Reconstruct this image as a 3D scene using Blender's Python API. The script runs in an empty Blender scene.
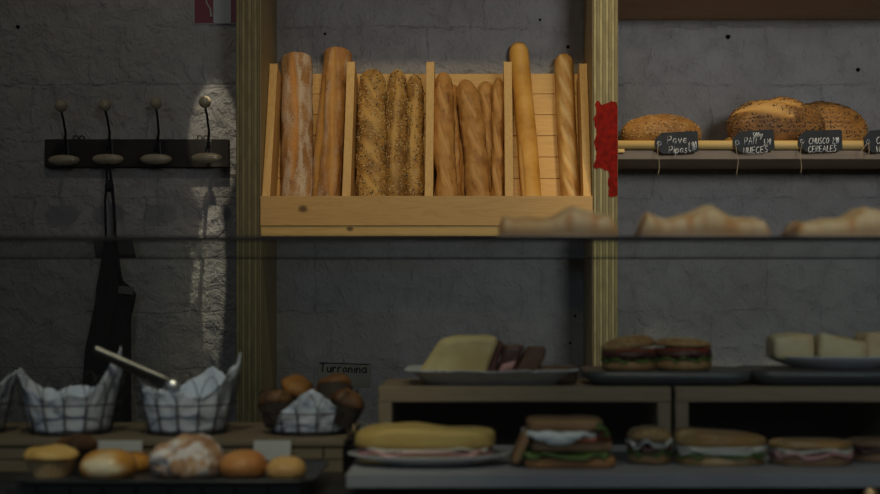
import bpy, bmesh, math, random
from math import sin, cos, pi, radians
from mathutils import Vector, Matrix, noise
random.seed(7)
S = bpy.context.scene
COL = S.collection
F = 1333.0; VX = 473.0; HZ = 300.0; EYE = 1.3

def P(px, py, Y):
    "point of the place that lies at depth Y on the sight line of a pixel"
    return Vector(((px-VX)*Y/F, Y, EYE+(HZ-py)*Y/F))
def PX(px, Y): return (px-VX)*Y/F
def PZ(py, Y): return EYE+(HZ-py)*Y/F

# ------------------------------------------------------------------ helpers
def link(o):
    COL.objects.link(o); return o
def tag(o, label=None, cat=None, group=None, kind=None):
    if label: o['label'] = label
    if cat: o['category'] = cat
    if group: o['group'] = group
    if kind: o['kind'] = kind
    return o
def thing(name, label, cat, loc=(0, 0, 0), rz=0, group=None):
    o = link(bpy.data.objects.new(name, None)); o.empty_display_size = .02
    o.location = loc; o.rotation_euler = (0, 0, rz)
    return tag(o, label, cat, group)
def obj(name, bm, mat, parent=None, loc=None, smooth=True, label=None):
    me = bpy.data.meshes.new(name)
    bmesh.ops.recalc_face_normals(bm, faces=bm.faces[:])
    for f in bm.faces: f.smooth = smooth
    bm.to_mesh(me); bm.free()
    for m in (mat if isinstance(mat, (list, tuple)) else [mat]): me.materials.append(m)
    o = link(bpy.data.objects.new(name, me))
    if parent: o.parent = parent
    if loc is not None: o.location = loc
    if label: o['label'] = label
    return o
def copy_tree(o, parent=None):
    c = o.copy(); link(c); c.parent = parent
    for ch in list(o.children): copy_tree(ch, c)
    return c
def NB(): return bmesh.new()

def add_box(bm, x0, x1, y0, y1, z0, z1, mp=None, bev=0.0, mi=0):
    vs = []
    for z in (z0, z1):
        for y in (y0, y1):
            for x in (x0, x1):
                p = Vector((x, y, z))
                vs.append(bm.verts.new(mp(p) if mp else p))
    fs = []
    for q in ((0, 1, 3, 2), (4, 5, 7, 6), (0, 1, 5, 4), (2, 3, 7, 6), (0, 2, 6, 4), (1, 3, 7, 5)):
        f = bm.faces.new([vs[i] for i in q]); f.material_index = mi; fs.append(f)
    if bev > 0:
        es = list({e for f in fs for e in f.edges})
        bmesh.ops.bevel(bm, geom=es, offset=bev, segments=2, affect='EDGES', profile=.6)
def add_tube(bm, pts, r, n=8, closed=False, cap=True):
    pts = [Vector(p) for p in pts]; m = len(pts)
    rr = r if isinstance(r, (list, tuple)) else [r]*m
    rings = []; up = None
    for i, p in enumerate(pts):
        a = pts[(i-1) % m] if (closed or i > 0) else p
        b = pts[(i+1) % m] if (closed or i < m-1) else p
        t = (b-a)
        t = t.normalized() if t.length > 1e-9 else Vector((0, 0, 1))
        if up is None:
            up = Vector((0, 0, 1)) if abs(t.z) < .9 else Vector((1, 0, 0))
        s = t.cross(up)
        if s.length < 1e-6: s = t.cross(Vector((0, 1, 0)))
        s.normalize(); up = s.cross(t).normalized()
        rings.append([bm.verts.new(p+(s*cos(2*pi*k/n)+up*sin(2*pi*k/n))*rr[i]) for k in range(n)])
    for i in range(m if closed else m-1):
        A = rings[i]; B = rings[(i+1) % m]
        for k in range(n):
            bm.faces.new((A[k], A[(k+1) % n], B[(k+1) % n], B[k]))
    if cap and not closed:
        bm.faces.new(rings[0][::-1]); bm.faces.new(rings[-1])
def add_lathe(bm, prof, n=32, c=(0, 0, 0), sx=1, sy=1, fn=None):
    c = Vector(c); rings = []
    for (r, z) in prof:
        ring = []
        for k in range(n):
            a = 2*pi*k/n; p = Vector((r*cos(a)*sx, r*sin(a)*sy, z))
            if fn: p = fn(p, a, r)
            ring.append(bm.verts.new(p+c))
        rings.append(ring)
    for A, B in zip(rings, rings[1:]):
        for k in range(n): bm.faces.new((A[k], A[(k+1) % n], B[(k+1) % n], B[k]))
    if prof[0][0] > 1e-6: bm.faces.new(rings[0][::-1])
    if prof[-1][0] > 1e-6: bm.faces.new(rings[-1])
    bmesh.ops.remove_doubles(bm, verts=bm.verts[:], dist=1e-6)
def add_prism(bm, outline, y0, y1, mi=0):
    "outline of (x,z) extruded from y0 to y1"
    A = [bm.verts.new((x, y0, z)) for x, z in outline]; B = [bm.verts.new((x, y1, z)) for x, z in outline]
    n = len(A)
    for k in range(n): bm.faces.new((A[k], A[(k+1) % n], B[(k+1) % n], B[k])).material_index = mi
    for q in (A[::-1], B): bm.faces.new(q).material_index = mi
def nz(v, s=1.0, off=0.0):
    return noise.noise(Vector((v[0]*s+off, v[1]*s+off*1.7, v[2]*s-off)))

# ------------------------------------------------------------------ materials
class NT:
    def __init__(s, name):
        s.m = bpy.data.materials.new(name); s.m.use_nodes = True
        s.t = s.m.node_tree; s.b = s.t.nodes['Principled BSDF']; s.x = None
    def n(s, typ, **kw):
        nd = s.t.nodes.new(typ)
        for k, v in kw.items():
            if k.startswith('i_'): nd.inputs[k[2:].replace('_', ' ')].default_value = v
            else: setattr(nd, k, v)
        return nd
    def l(s, a, b): s.t.links.new(a, b)
    def co(s, sc=(1, 1, 1), loc=(0, 0, 0), rand=False):
        tc = s.n('ShaderNodeTexCoord'); mp = s.n('ShaderNodeMapping')
        mp.inputs['Scale'].default_value = sc; mp.inputs['Location'].default_value = loc
        src = tc.outputs['Object']
        if rand:
            oi = s.n('ShaderNodeObjectInfo'); ml = s.n('ShaderNodeVectorMath', operation='MULTIPLY_ADD')
            ml.inputs[0].default_value = (9, 7, 5); s.l(oi.outputs['Random'], ml.inputs[1]); s.l(src, ml.inputs[2])
            src = ml.outputs[0]
        s.l(src, mp.inputs['Vector']); return mp.outputs[0]
    def noise(s, co, sc, det=4, ro=.55, dist=0.0):
        nd = s.n('ShaderNodeTexNoise'); s.l(co, nd.inputs['Vector'])
        nd.inputs['Scale'].default_value = sc; nd.inputs['Detail'].default_value = det
        nd.inputs['Roughness'].default_value = ro; nd.inputs['Distortion'].default_value = dist
        return nd.outputs['Fac']
    def ramp(s, fac, stops):
        r = s.n('ShaderNodeValToRGB'); s.l(fac, r.inputs[0]); e = r.color_ramp.elements
        while len(e) < len(stops): e.new(.5)
        for el, (p, c) in zip(e, stops):
            el.position = p; el.color = (c if len(c) == 4 else (*c, 1)) if not isinstance(c, (int, float)) else (c, c, c, 1)
        return r.outputs[0]
    def mix(s, fac, a, b, typ='MIX'):
        m = s.n('ShaderNodeMix', data_type='RGBA', blend_type=typ)
        for sock, v in ((m.inputs[0], fac), (m.inputs[6], a), (m.inputs[7], b)):
            if isinstance(v, bpy.types.NodeSocket): s.l(v, sock)
            elif isinstance(v, (int, float)): sock.default_value = v
            else: sock.default_value = (*v, 1)
        return m.outputs[2]
    def math(s, op, a, b=0.0, c=None, clamp=False):
        m = s.n('ShaderNodeMath', operation=op, use_clamp=clamp)
        for sock, v in zip(m.inputs, (a, b, c) if c is not None else (a, b)):
            if isinstance(v, bpy.types.NodeSocket): s.l(v, sock)
            else: sock.default_value = v
        return m.outputs[0]
    def attr(s, name):
        return s.n('ShaderNodeAttribute', attribute_name=name).outputs['Fac']
    def bump(s, h, strength=.3, dist=.002):
        b = s.n('ShaderNodeBump'); b.inputs['Strength'].default_value = strength; b.inputs['Distance'].default_value = dist
        s.l(h, b.inputs['Height'])
        if s.x: s.l(s.x, b.inputs['Normal'])
        s.x = b.outputs[0]; s.l(s.x, s.b.inputs['Normal'])
    def col(s, c):
        if isinstance(c, bpy.types.NodeSocket): s.l(c, s.b.inputs['Base Color'])
        else: s.b.inputs['Base Color'].default_value = (*c, 1)
    def set(s, rough=.5, metal=0, spec=.5, **kw):
        s.b.inputs['Roughness'].default_value = rough; s.b.inputs['Metallic'].default_value = metal
        s.b.inputs['Specular IOR Level'].default_value = spec
        for k, v in kw.items(): s.b.inputs[k.replace('_', ' ')].default_value = v
        return s.m

def speckle(name, c, c2=None, sc=40, rough=.5, bump=.15, metal=0, bd=.001, spec=.5, det=4):
    n = NT(name); co = n.co(rand=True); f = n.noise(co, sc, det)
    c2 = c2 or tuple(v*.75 for v in c)
    n.col(n.ramp(f, [(.35, c2), (.65, c)]))
    if bump: n.bump(f, bump, bd)
    return n.set(rough, metal, spec)

def crust(name, base, dark, light, score, flour=0.0, sc=14, rough=.55, bump=.5, streak=True, flourcol=(.62, .55, .46)):
    n = NT(name); co = n.co(rand=True); cs = n.co((4, 14, 14), rand=True)
    big = n.noise(co, sc, 5, .6); fine = n.noise(co, sc*16, 3, .6); st = n.noise(cs, 3, 4, .6)
    c = n.ramp(big, [(.28, dark), (.5, base), (.72, light)])
    c = n.mix(n.math('MULTIPLY', n.ramp(fine, [(.4, 0), (.75, 1)]), .35), c, dark)
    sm = n.attr('score')
    c = n.mix(n.math('MULTIPLY', sm, .9, clamp=True), c, score)
    if flour > 0:
        fm = n.math('ADD', n.math('MULTIPLY', st, 1.1), n.math('MULTIPLY', fine, .5))
        fm = n.ramp(fm, [(.93-.25*flour, 0), (1.08-.25*flour, 1)])
        fm = n.math('MULTIPLY', fm, n.math('SUBTRACT', 1.0, sm, clamp=True))
        c = n.mix(n.math('MULTIPLY', fm, flour, clamp=True), c, flourcol)
    n.col(c); n.bump(big, bump, .004); n.bump(fine, bump*.7, .0015)
    return n.set(rough, 0, .35)

def pine(name, base, dark, axis=0, knots=(), scale=1.0, rough=.55, bump=.12):
    n = NT(name); sc = [26, 26, 26]; sc[axis] = 2.0
    co = n.co(tuple(v*scale for v in sc), rand=not knots)
    if knots:
        tc = n.n('ShaderNodeTexCoord')
    g = n.noise(co, 1.0, 5, .6, 1.2); f2 = n.noise(co, 7.0, 3, .6)
    w = n.math('FRACT', n.math('MULTIPLY', g, 7.0))
    w = n.ramp(w, [(0, .1), (.15, 1), (.8, .85), (1, .1)])
    c = n.mix(n.math('MULTIPLY', n.math('SUBTRACT', 1.0, w), .35), base, dark)
    c = n.mix(n.math('MULTIPLY', n.ramp(f2, [(.35, 1), (.7, 0)]), .25), c, dark)
    for (kx, kz, kr) in knots:
        d = n.n('ShaderNodeVectorMath', operation='MULTIPLY_ADD')
        n.l(tc.outputs['Object'], d.inputs[0]); d.inputs[1].default_value = (1, 0, 1.5); d.inputs[2].default_value = (-kx, 0, -kz*1.5)
        le = n.n('ShaderNodeVectorMath', operation='LENGTH'); n.l(d.outputs[0], le.inputs[0])
        k = n.math('DIVIDE', le.outputs['Value'], kr)
        k = n.math('ADD', k, n.math('MULTIPLY', n.math('SUBTRACT', g, .5), 1.2))
        c = n.mix(n.ramp(k, [(.35, 1), (.75, .55), (1, 0)]), c, tuple(v*.38 for v in dark))
    n.col(c); n.bump(f2, bump, .0008)
    return n.set(rough, 0, .35)

def ply_edge(name='plywood_edge', k=1.0):
    n = NT(name); tc = n.n('ShaderNodeTexCoord'); sp = n.n('ShaderNodeSeparateXYZ'); n.l(tc.outputs['Object'], sp.inputs[0])
    co = n.co((30, 30, 3)); g = n.noise(co, 1, 4)
    x = n.math('ADD', sp.outputs[0], n.math('MULTIPLY', g, .0022))
    fr = n.math('FRACT', n.math('MULTIPLY', x, 62.0))
    c = n.ramp(fr, [(0, (.055, .042, .018)), (.12, (.36, .31, .155)), (.45, (.46, .40, .20)), (.55, (.16, .13, .06)), (.8, (.28, .24, .115)), (.97, (.32, .27, .135)), (1, (.05, .04, .02))])
    f = n.noise(n.co((60, 60, 14)), 1, 5, .7)
    c = n.mix(n.math('MULTIPLY', n.ramp(f, [(.3, 1), (.6, 0)]), .5), c, (.07, .055, .03))
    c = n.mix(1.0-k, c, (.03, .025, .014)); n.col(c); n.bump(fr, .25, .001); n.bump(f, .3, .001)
    return n.set(.7, 0, .25)

def wall_mat():
    n = NT('painted_block_wall'); tc = n.n('ShaderNodeTexCoord'); sp = n.n('ShaderNodeSeparateXYZ'); n.l(tc.outputs['Object'], sp.inputs[0])
    wob = n.noise(n.co((1, 1, 1)), 9, 4, .6)
    wob2 = n.noise(n.co((1, 1, 1), (5, 3, 9)), 9, 4, .6)
    X = n.math('ADD', sp.outputs[0], n.math('MULTIPLY', wob, .05)); Z = n.math('ADD', sp.outputs[2], n.math('MULTIPLY', wob2, .045))
    cb = n.n('ShaderNodeCombineXYZ')
    n.l(n.math('ADD', X, 20*.33-.702-.015), cb.inputs[0]); n.l(n.math('ADD', Z, 20*.1665-1.938-.015), cb.inputs[1])
    br = n.n('ShaderNodeTexBrick'); n.l(cb.outputs[0], br.inputs['Vector'])
    br.inputs['Scale'].default_value = 1; br.inputs['Brick Width'].default_value = .33; br.inputs['Row Height'].default_value = .1665
    br.inputs['Mortar Size'].default_value = .004; br.inputs['Mortar Smooth'].default_value = .6
    mort = br.outputs['Fac']
    vis = n.ramp(n.noise(n.co((1, 1, 1), (3, 1, 2)), 5, 3), [(.42, .0), (.62, .8)])
    mort = n.math('MULTIPLY', mort, vis)
    co = n.co((1, 1, 1)); A = n.noise(co, 16, 6, .62, .6); B = n.noise(n.co((1, 1, .45)), 75, 5, .65)
    C = n.noise(co, 3, 3)
    c = n.ramp(C, [(.3, (.315, .295, .265)), (.7, (.38, .365, .345))])
    c = n.mix(n.ramp(A, [(.3, .35), (.5, 0)]), c, (.2, .195, .185))
    c = n.mix(n.math('MULTIPLY', mort, .22), c, (.10, .098, .095))
    n.col(c)
    n.bump(n.math('MULTIPLY', mort, -1.0), .6, .010); n.bump(A, 1.0, .024); n.bump(B, .9, .009)
    return n.set(.85, 0, .15)

def glass_mat(name='clear_glass', tint=(.9, .93, .92), rough=0.0):
    m = bpy.data.materials.new(name); m.use_nodes = True; t = m.node_tree; t.nodes.clear()
    out = t.nodes.new('ShaderNodeOutputMaterial'); mx = t.nodes.new('ShaderNodeMixShader')
    tr = t.nodes.new('ShaderNodeBsdfTransparent'); tr.inputs[0].default_value = (*tint, 1)
    gl = t.nodes.new('ShaderNodeBsdfGlossy'); gl.inputs['Roughness'].default_value = rough; gl.inputs[0].default_value = (1, 1, 1, 1)
    fr = t.nodes.new('ShaderNodeFresnel'); fr.inputs[0].default_value = 1.5
    ge = t.nodes.new('ShaderNodeNewGeometry'); su = t.nodes.new('ShaderNodeMath'); su.operation = 'SUBTRACT'; su.inputs[0].default_value = 1
    mu = t.nodes.new('ShaderNodeMath'); mu.operation = 'MULTIPLY'
    L = t.links.new
    L(ge.outputs['Backfacing'], su.inputs[1]); L(su.outputs[0], mu.inputs[0]); L(fr.outputs[0], mu.inputs[1])
    L(mu.outputs[0], mx.inputs[0]); L(tr.outputs[0], mx.inputs[1]); L(gl.outputs[0], mx.inputs[2]); L(mx.outputs[0], out.inputs[0])
    return m

M = {}
M['wall'] = wall_mat()
M['floor'] = speckle('floor_tile', (.16, .14, .12), sc=8)
M['ply_edge'] = ply_edge()
M['ply_face'] = pine('plywood_face', (.34, .27, .14), (.22, .17, .085), 2)
M['ply_dark'] = pine('stained_shelf_wood', (.46, .32, .19), (.28, .19, .11), 0)
PB, PD = (.68, .41, .135), (.42, .22, .06)
M['pine_x'] = pine('pine_board_across', PB, PD, 0)
M['pine_z'] = pine('pine_board_upright', (.74, .46, .16), PD, 2)
M['rail'] = pine('pine_rail', (.78, .54, .20), (.58, .35, .11), 0)
M['red'] = speckle('red_paint', (.29, .012, .006), (.15, .008, .005), sc=70, rough=.8, spec=.1)
M['black_wood'] = speckle('dark_rack_wood', (.034, .030, .025), (.022, .019, .016), sc=20, rough=.7, spec=.2)
M['iron'] = speckle('dark_iron', (.045, .042, .04), sc=60, rough=.45, metal=.6)
M['porcelain'] = speckle('cream_porcelain', (.34, .29, .19), (.28, .235, .15), sc=30, rough=.22, bump=.03)
M['cloth'] = speckle('black_cloth', (.018, .017, .017), (.010, .010, .010), sc=120, rough=.95, bump=.3)
M['cloth_band'] = speckle('grey_band_cloth', (.13, .12, .10), sc=120, rough=.9)
M['slate'] = speckle('black_slate', (.022, .025, .028), (.014, .016, .018), sc=60, rough=.7)
M['chalk'] = speckle('chalk_ink', (.88, .88, .86), (.8, .8, .78), sc=120, rough=.9, bump=0)
M['twine'] = speckle('twine', (.42, .33, .20), sc=200, rough=.95)
M['ring'] = speckle('eyelet_metal', (.35, .37, .40), sc=40, rough=.35, metal=.8)
M['sign_red'] = speckle('sign_red', (.17, .012, .010), (.14, .010, .009), sc=5, rough=.4, bump=0)
M['sign_white'] = speckle('sign_white', (.36, .37, .34), (.33, .34, .31), sc=5, rough=.4, bump=0)
M['glass'] = glass_mat()
M['trim'] = speckle('black_anodised_trim', (.012, .013, .014), sc=40, rough=.6, spec=.15)
M['deck'] = speckle('black_deck', (.012, .012, .013), sc=30, rough=.5)
M['slab'] = speckle('grey_laminate', (.30, .305, .34), (.26, .265, .30), sc=14, rough=.5, bump=.03)
M['riser'] = pine('grey_wood_plank', (.17, .13, .085), (.09, .068, .043), 0)
M['box_wood'] = pine('brown_box_wood', (.23, .175, .115), (.13, .095, .06), 0)
M['box_wood_v'] = pine('brown_box_wood_upright', (.21, .165, .11), (.12, .09, .06), 2)
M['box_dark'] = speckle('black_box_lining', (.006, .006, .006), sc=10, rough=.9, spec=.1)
M['wire'] = speckle('black_wire', (.035, .033, .035), sc=40, rough=.45, metal=.5)
M['tray'] = speckle('dark_tray', (.035, .038, .042), (.025, .027, .03), sc=25, rough=.35)
M['tray_grey'] = speckle('grey_plastic_tray', (.07, .076, .086), (.055, .06, .068), sc=15, rough=.4)
M['plate'] = speckle('white_ceramic', (.55, .55, .58), (.50, .50, .53), sc=5, rough=.2, bump=0)
M['card'] = speckle('white_card', (.42, .42, .42), (.36, .36, .36), sc=8, rough=.8)
M['steel'] = speckle('brushed_steel', (.17, .165, .16), (.12, .115, .11), sc=30, rough=.36, metal=1.0, bump=.02)
M['steel_bright'] = speckle('polished_steel', (.9, .9, .92), (.85, .85, .87), sc=30, rough=.38, metal=1.0, bump=0)
M['gold'] = speckle('gold_foil', (.75, .55, .25), sc=40, rough=.3, metal=.8)
def paper_mat(name, c):
    n = NT(name); co = n.co(rand=True); f = n.noise(co, 22, 3, .5, 1.5)
    n.col(n.ramp(f, [(.3, tuple(v*.9 for v in c)), (.7, c)])); n.bump(f, .5, .006)
    n.b.inputs['Subsurface Weight'].default_value = 0
    return n.set(.8, 0, .2)
M['paper'] = paper_mat('white_greaseproof_paper', (.60, .66, .80))
M['paper_dim'] = paper_mat('pleated_paper_tray', (.50, .51, .54))
# breads
M['c_flour'] = crust('floury_crust', (.40, .20, .07), (.22, .10, .03), (.54, .31, .12), (.58, .24, .04), flour=.7, flourcol=(.66, .54, .40), bump=.8)
M['c_rust'] = crust('rustic_crust', (.42, .19, .05), (.18, .075, .02), (.58, .31, .10), (.58, .29, .06), flour=.45, bump=.9)
M['c_seed'] = crust('seeded_crust', (.50, .27, .065), (.18, .08, .02), (.68, .42, .12), (.60, .35, .09), flour=0, bump=.9)
M['c_thin'] = crust('dark_golden_crust', (.54, .26, .065), (.26, .105, .024), (.66, .36, .11), (.62, .34, .11), flour=0, sc=22, bump=.8)
M['c_gold'] = crust('golden_crust', (.64, .335, .06), (.48, .22, .035), (.74, .42, .10), (.70, .44, .16), flour=.1, bump=.2)
M['c_gold2'] = crust('golden_scored_crust', (.56, .30, .08), (.36, .17, .04), (.66, .40, .13), (.68, .46, .19), flour=.1)
M['c_loaf'] = crust('dark_loaf_crust', (.26, .115, .03), (.09, .04, .014), (.44, .22, .06), (.70, .40, .12), flour=.1)
M['c_loaf2'] = crust('brown_loaf_crust', (.36, .165, .04), (.13, .055, .016), (.52, .27, .07), (.50, .28, .08), flour=0)
M['s_pale'] = speckle('pale_seed', (.85, .66, .32), (.6, .42, .17), sc=200, rough=.5, bump=0)
M['s_mid'] = speckle('toasted_seed', (.42, .25, .08), (.3, .16, .05), sc=200, rough=.5, bump=0)
M['s_dark'] = speckle('dark_seed', (.07, .04, .02), (.04, .025, .015), sc=200, rough=.5, bump=0)
M['bun'] = crust('glazed_bun', (.52, .22, .035), (.32, .11, .018), (.64, .34, .07), (.85, .76, .55), rough=.3, bump=.12)
M['bun_red'] = crust('reddish_bun', (.48, .20, .06), (.30, .10, .03), (.55, .28, .10), (.6, .35, .15), rough=.45, bump=.25)
M['bun_gold'] = crust('pale_bun', (.58, .34, .12), (.42, .21, .07), (.64, .42, .18), (.6, .35, .15), rough=.45, bump=.25)
M['sugar'] = crust('sugared_pastry', (.52, .33, .20), (.30, .15, .07), (.66, .52, .42), (.30, .13, .05), flour=.75, flourcol=(.78, .78, .84), bump=.7)
M['muffin'] = crust('yellow_muffin_top', (.66, .42, .13), (.42, .22, .06), (.75, .55, .24), (.5, .3, .1), bump=.5)
M['choc'] = crust('chocolate_muffin_top', (.085, .038, .016), (.03, .014, .008), (.20, .085, .02), (.30, .13, .03), bump=.7)
M['case_paper'] = speckle('muffin_case_paper', (.62, .42, .22), (.50, .30, .14), sc=60, rough=.8)
M['case_brown'] = speckle('brown_muffin_case', (.03, .018, .012), sc=60, rough=.8)
M['focaccia'] = crust('yellow_focaccia', (.54, .38, .12), (.40, .25, .065), (.64, .48, .19), (.6, .45, .15), bump=.35)
M['omelette'] = crust('pale_yellow_bread', (.54, .44, .22), (.44, .33, .14), (.64, .55, .31), (.6, .5, .2), bump=.3)
M['toast'] = crust('toasted_slice', (.36, .20, .10), (.24, .12, .055), (.45, .27, .14), (.5, .3, .1), bump=.3)
M['toast_o'] = crust('orange_toasted_slice', (.46, .21, .075), (.30, .12, .045), (.55, .28, .11), (.5, .3, .1), bump=.3)
M['rye'] = crust('dark_rye', (.11, .055, .035), (.06, .03, .02), (.17, .08, .045), (.2, .1, .05), bump=.4)
M['brownbun'] = crust('seeded_bun', (.33, .19, .08), (.2, .11, .045), (.45, .29, .14), (.5, .4, .25), bump=.3)
M['ciabatta'] = crust('ciabatta', (.50, .28, .09), (.28, .14, .045), (.62, .40, .16), (.6, .45, .3), flour=.4, bump=.3)
M['lettuce'] = speckle('lettuce', (.12, .20, .035), (.05, .10, .018), sc=40, rough=.5)
M['ham'] = speckle('ham', (.50, .27, .27), (.40, .17, .17), sc=25, rough=.4)
M['meat'] = speckle('dark_cured_meat', (.10, .032, .026), (.06, .02, .016), sc=30, rough=.45)
M['cheese'] = speckle('white_cheese', (.66, .65, .60), (.55, .53, .46), sc=20, rough=.5)
M['cream'] = speckle('white_cream', (.82, .84, .86), (.74, .76, .78), sc=20, rough=.4)
M['tomato'] = speckle('tomato', (.42, .09, .035), (.32, .06, .025), sc=20, rough=.35)
M['pastry'] = crust('flaky_pastry', (.58, .48, .27), (.50, .32, .12), (.64, .57, .38), (.46, .22, .07), bump=.3, sc=11)
M['pale_pastry'] = crust('pale_cheesy_slice', (.58, .50, .32), (.5, .34, .16), (.66, .61, .46), (.6, .4, .2), bump=.3, sc=20)

# ------------------------------------------------------------------ setting
WY = 3.9
b = NB(); add_box(b, -2.6, 2.6, WY, WY+.2, 0, 3.4)
wall = tag(obj('wall_back', b, M['wall'], smooth=False), kind='structure')
b = NB(); add_box(b, -2.6, 2.6, -2.5, WY+.2, -.05, 0)
tag(obj('floor', b, M['floor'], smooth=False), kind='structure')
for (px, py, r) in ((728, 37, .007), (858, 70, .006), (540, 20, .004), (568, 47, .005), (325, 34, .004), (18, 27, .006), (575, 316, .004), (570, 343, .004)):
    b = NB(); p = P(px, py, WY)
    add_lathe(b, [(r*.3, 0), (r, .0), (r, .0012), (r*.55, .0016)], 12, fn=lambda q, a, rr: Vector((q.x*(1+.2*sin(3*a)), -q.z, q.y)))
    o = obj('wall_hole', b, M['box_dark'], wall, p)

# ------------------------------------------------------------------ shelving unit
SY = 3.6
XL0, XL1 = PX(236, SY), PX(260, SY); XR0, XR1 = PX(593, SY), PX(618, SY)
unit = thing('shelving_unit', 'tall plywood shelving unit against the painted wall, its thick uprights framing the bread crate', 'shelves', ((XL1+XR0)/2, SY, 0))
U = unit.location.copy()
def loc(p): return Vector(p)-U
UH = 2.62
def ubox(name, x0, x1, y0, y1, z0, z1, m, bev=.0015, label=None):
    b = NB(); c = Vector(((x0+x1)/2, y0, z0))
    add_box(b, x0-c.x, x1-c.x, 0, y1-y0, 0, z1-z0, bev=bev)
    return obj(name, b, m, unit, c-U, smooth=False, label=label)
up1 = ubox('upright', XL0, XL1, SY, WY-.002, 0, UH, ply_edge('darker_plywood_edge', .5), label='darker plywood upright')  # same plywood edge, its colour mixed towards dark brown
up2 = ubox('upright', XR0, XR1, SY, WY-.002, 0, UH, M['ply_edge'], label='plywood upright with a red paint smear')
XQ = XR1+.90
ubox('upright', XQ, XQ+.065, SY, WY-.002, 0, UH, M['ply_edge'])
# inner cheeks: plywood faces
for xa, xb in ((XL1, XL1+.0015), (XR0-.0015, XR0)):
    ubox('inner_veneer', xa, xb, SY+.004, WY-.003, 0, UH, M['ply_face'], bev=0)
zs1, zs0 = 1.5, PZ(236.5, SY)
kn = [(PX(350, SY)-(XL1+XR0)/2, PZ(229, SY)-zs0, .011)]
ubox('shelf_board', XL1+.0015, XR0-.0015, SY, WY-.003, zs0, zs1, pine('pine_shelf_edge', (.70, .47, .15), PD, 0, kn))
ubox('shelf_board', XL1+.0015, XR0-.0015, SY, WY-.003, 2.33, 2.355, M['ply_dark'])
ZT = PZ(140, SY)       # top of bread shelf
ubox('shelf_board', XR1, XQ, SY+.022, WY-.003, ZT-.05, ZT-.003, M['ply_dark'], label='dark underside of the bread shelf')
b = NB(); r = .0125
add_tube(b, [(XR1-U.x+.001, .011, ZT-.0125), (XQ-U.x-.001, .011, ZT-.0125)], r, 20)
obj('front_rail', b, M['rail'], unit, (0, 0, 0), label='round pale pine front rail')
ubox('cleat', XR1, XR1+.018, SY+.002, SY+.06, ZT-.034, ZT-.024, M['rail'])
ubox('shelf_board', XR1, XQ, SY-.002, WY-.003, PZ(-4, SY)-.002, PZ(-4, SY)+.03, M['ply_dark'])
for xa, xb in ((XL1+.0015, XR0-.0015), (XR1, XQ)):
    ubox('shelf_board', xa, xb, SY, WY-.003, .12, .15, M['ply_dark'])
# red paint smear
random.seed(3)
ol = []
def jit(v, a=.0035): return v+random.uniform(-a, a)
xs0, xs1 = XR0+.006, XR1-.001
zt, zm, zb_ = PZ(104, SY), PZ(168, SY), PZ(195, SY)
n = 26
for i in range(n+1): ol.append((xs0+.003*sin(i*.7)+random.uniform(-.002, .002), zt-(zt-zm)*i/n-.002))
for i in range(1, 8): ol.append((xs0+(.034)*i/8, jit(zm-.01*i/8, .006)))
for i in range(0, 10): ol.append((jit(xs0+.036, .003), zm-.01-(zm-zb_)*i/10))
for i in range(5): ol.append((xs0+.036+(xs1-xs0-.036)*(i+.5)/5, jit(zb_-.004, .005)))
ol.append((xs1, zb_)); ol.append((xs1, zt-.008))
for i in range(9): ol.append((xs1-(xs1-xs0)*(i+.5)/9, jit(zt, .006)+.004*sin(i*1.1)))
b = NB(); cx, cz = (XR0+XR1)/2, zm
add_prism(b, [(x-cx, z-cz) for x, z in ol], -.0006, .0006)
obj('paint_smear', b, M['red'], unit, Vector((cx, SY-.0004, cz))-U, smooth=False, label='red paint smear')

# ------------------------------------------------------------------ bread crate (tilted back)
TH = radians(20); Yb, zb = 3.712, 1.517
def CR(a, h, d): return Vector((a, Yb+h*sin(TH)-d*cos(TH), zb+h*cos(TH)+d*sin(TH)))
cxm = (XL1+XR0)/2; W = XR0-XL1
crate = thing('bread_crate', 'light pine bread crate divided into four bins, tilted back on its shelf', 'crate', (cxm, SY, 1.5))
C0 = crate.location.copy()
def cbox(name, a0, a1, h0, h1, d0, d1, m, bev=.0012, label=None):
    c = CR((a0+a1)/2, h0, d0); b = NB()
    add_box(b, a0, a1, h0, h1, d0, d1, mp=lambda p: CR(p.x, p.y, p.z)-c, bev=bev)
    return obj(name, b, m, crate, c-C0, smooth=False, label=label)
t = .022
xe0, xe1 = XL1+.003, XR0-.003
HT = .436; D = .115
cbox('side_board', xe0, xe0+t, 0, HT, 0, D, M['pine_z']); cbox('side_board', xe1-t, xe1, 0, HT, 0, D, M['pine_z'])
div = []
for px in (346.5, 427.5, 506.5):
    a = PX(px+2, 3.68); div.append(a)
    cbox('divider', a-.0115, a+.0115, 0, HT+(.006 if px > 346 else 0), 0, D, M['pine_z'])
h = 0
for k in range(7):
    h1 = .470-.0672*(6-k)
    cbox('back_slat', xe0, xe1, h+.0008, h1-.0008, -.012, -.0005, M['pine_x'], bev=.001); h = h1
cbox('base_board', xe0, xe1, -.012, -.0005, -.004, D-.022, M['pine_x'])
zf = PZ(196, SY-.0)
b = NB(); add_box(b, xe0-.002-cxm, xe1+.002-cxm, 0, .014, 0, zf-1.5-.0005, bev=.001)
kn = [(PX(303, SY)-cxm, PZ(209, SY)-1.5, .016)]
obj('front_board', b, pine('pine_front_board', PB, PD, 0, kn), crate, (0, -.003, .0005), smooth=False)

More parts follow.
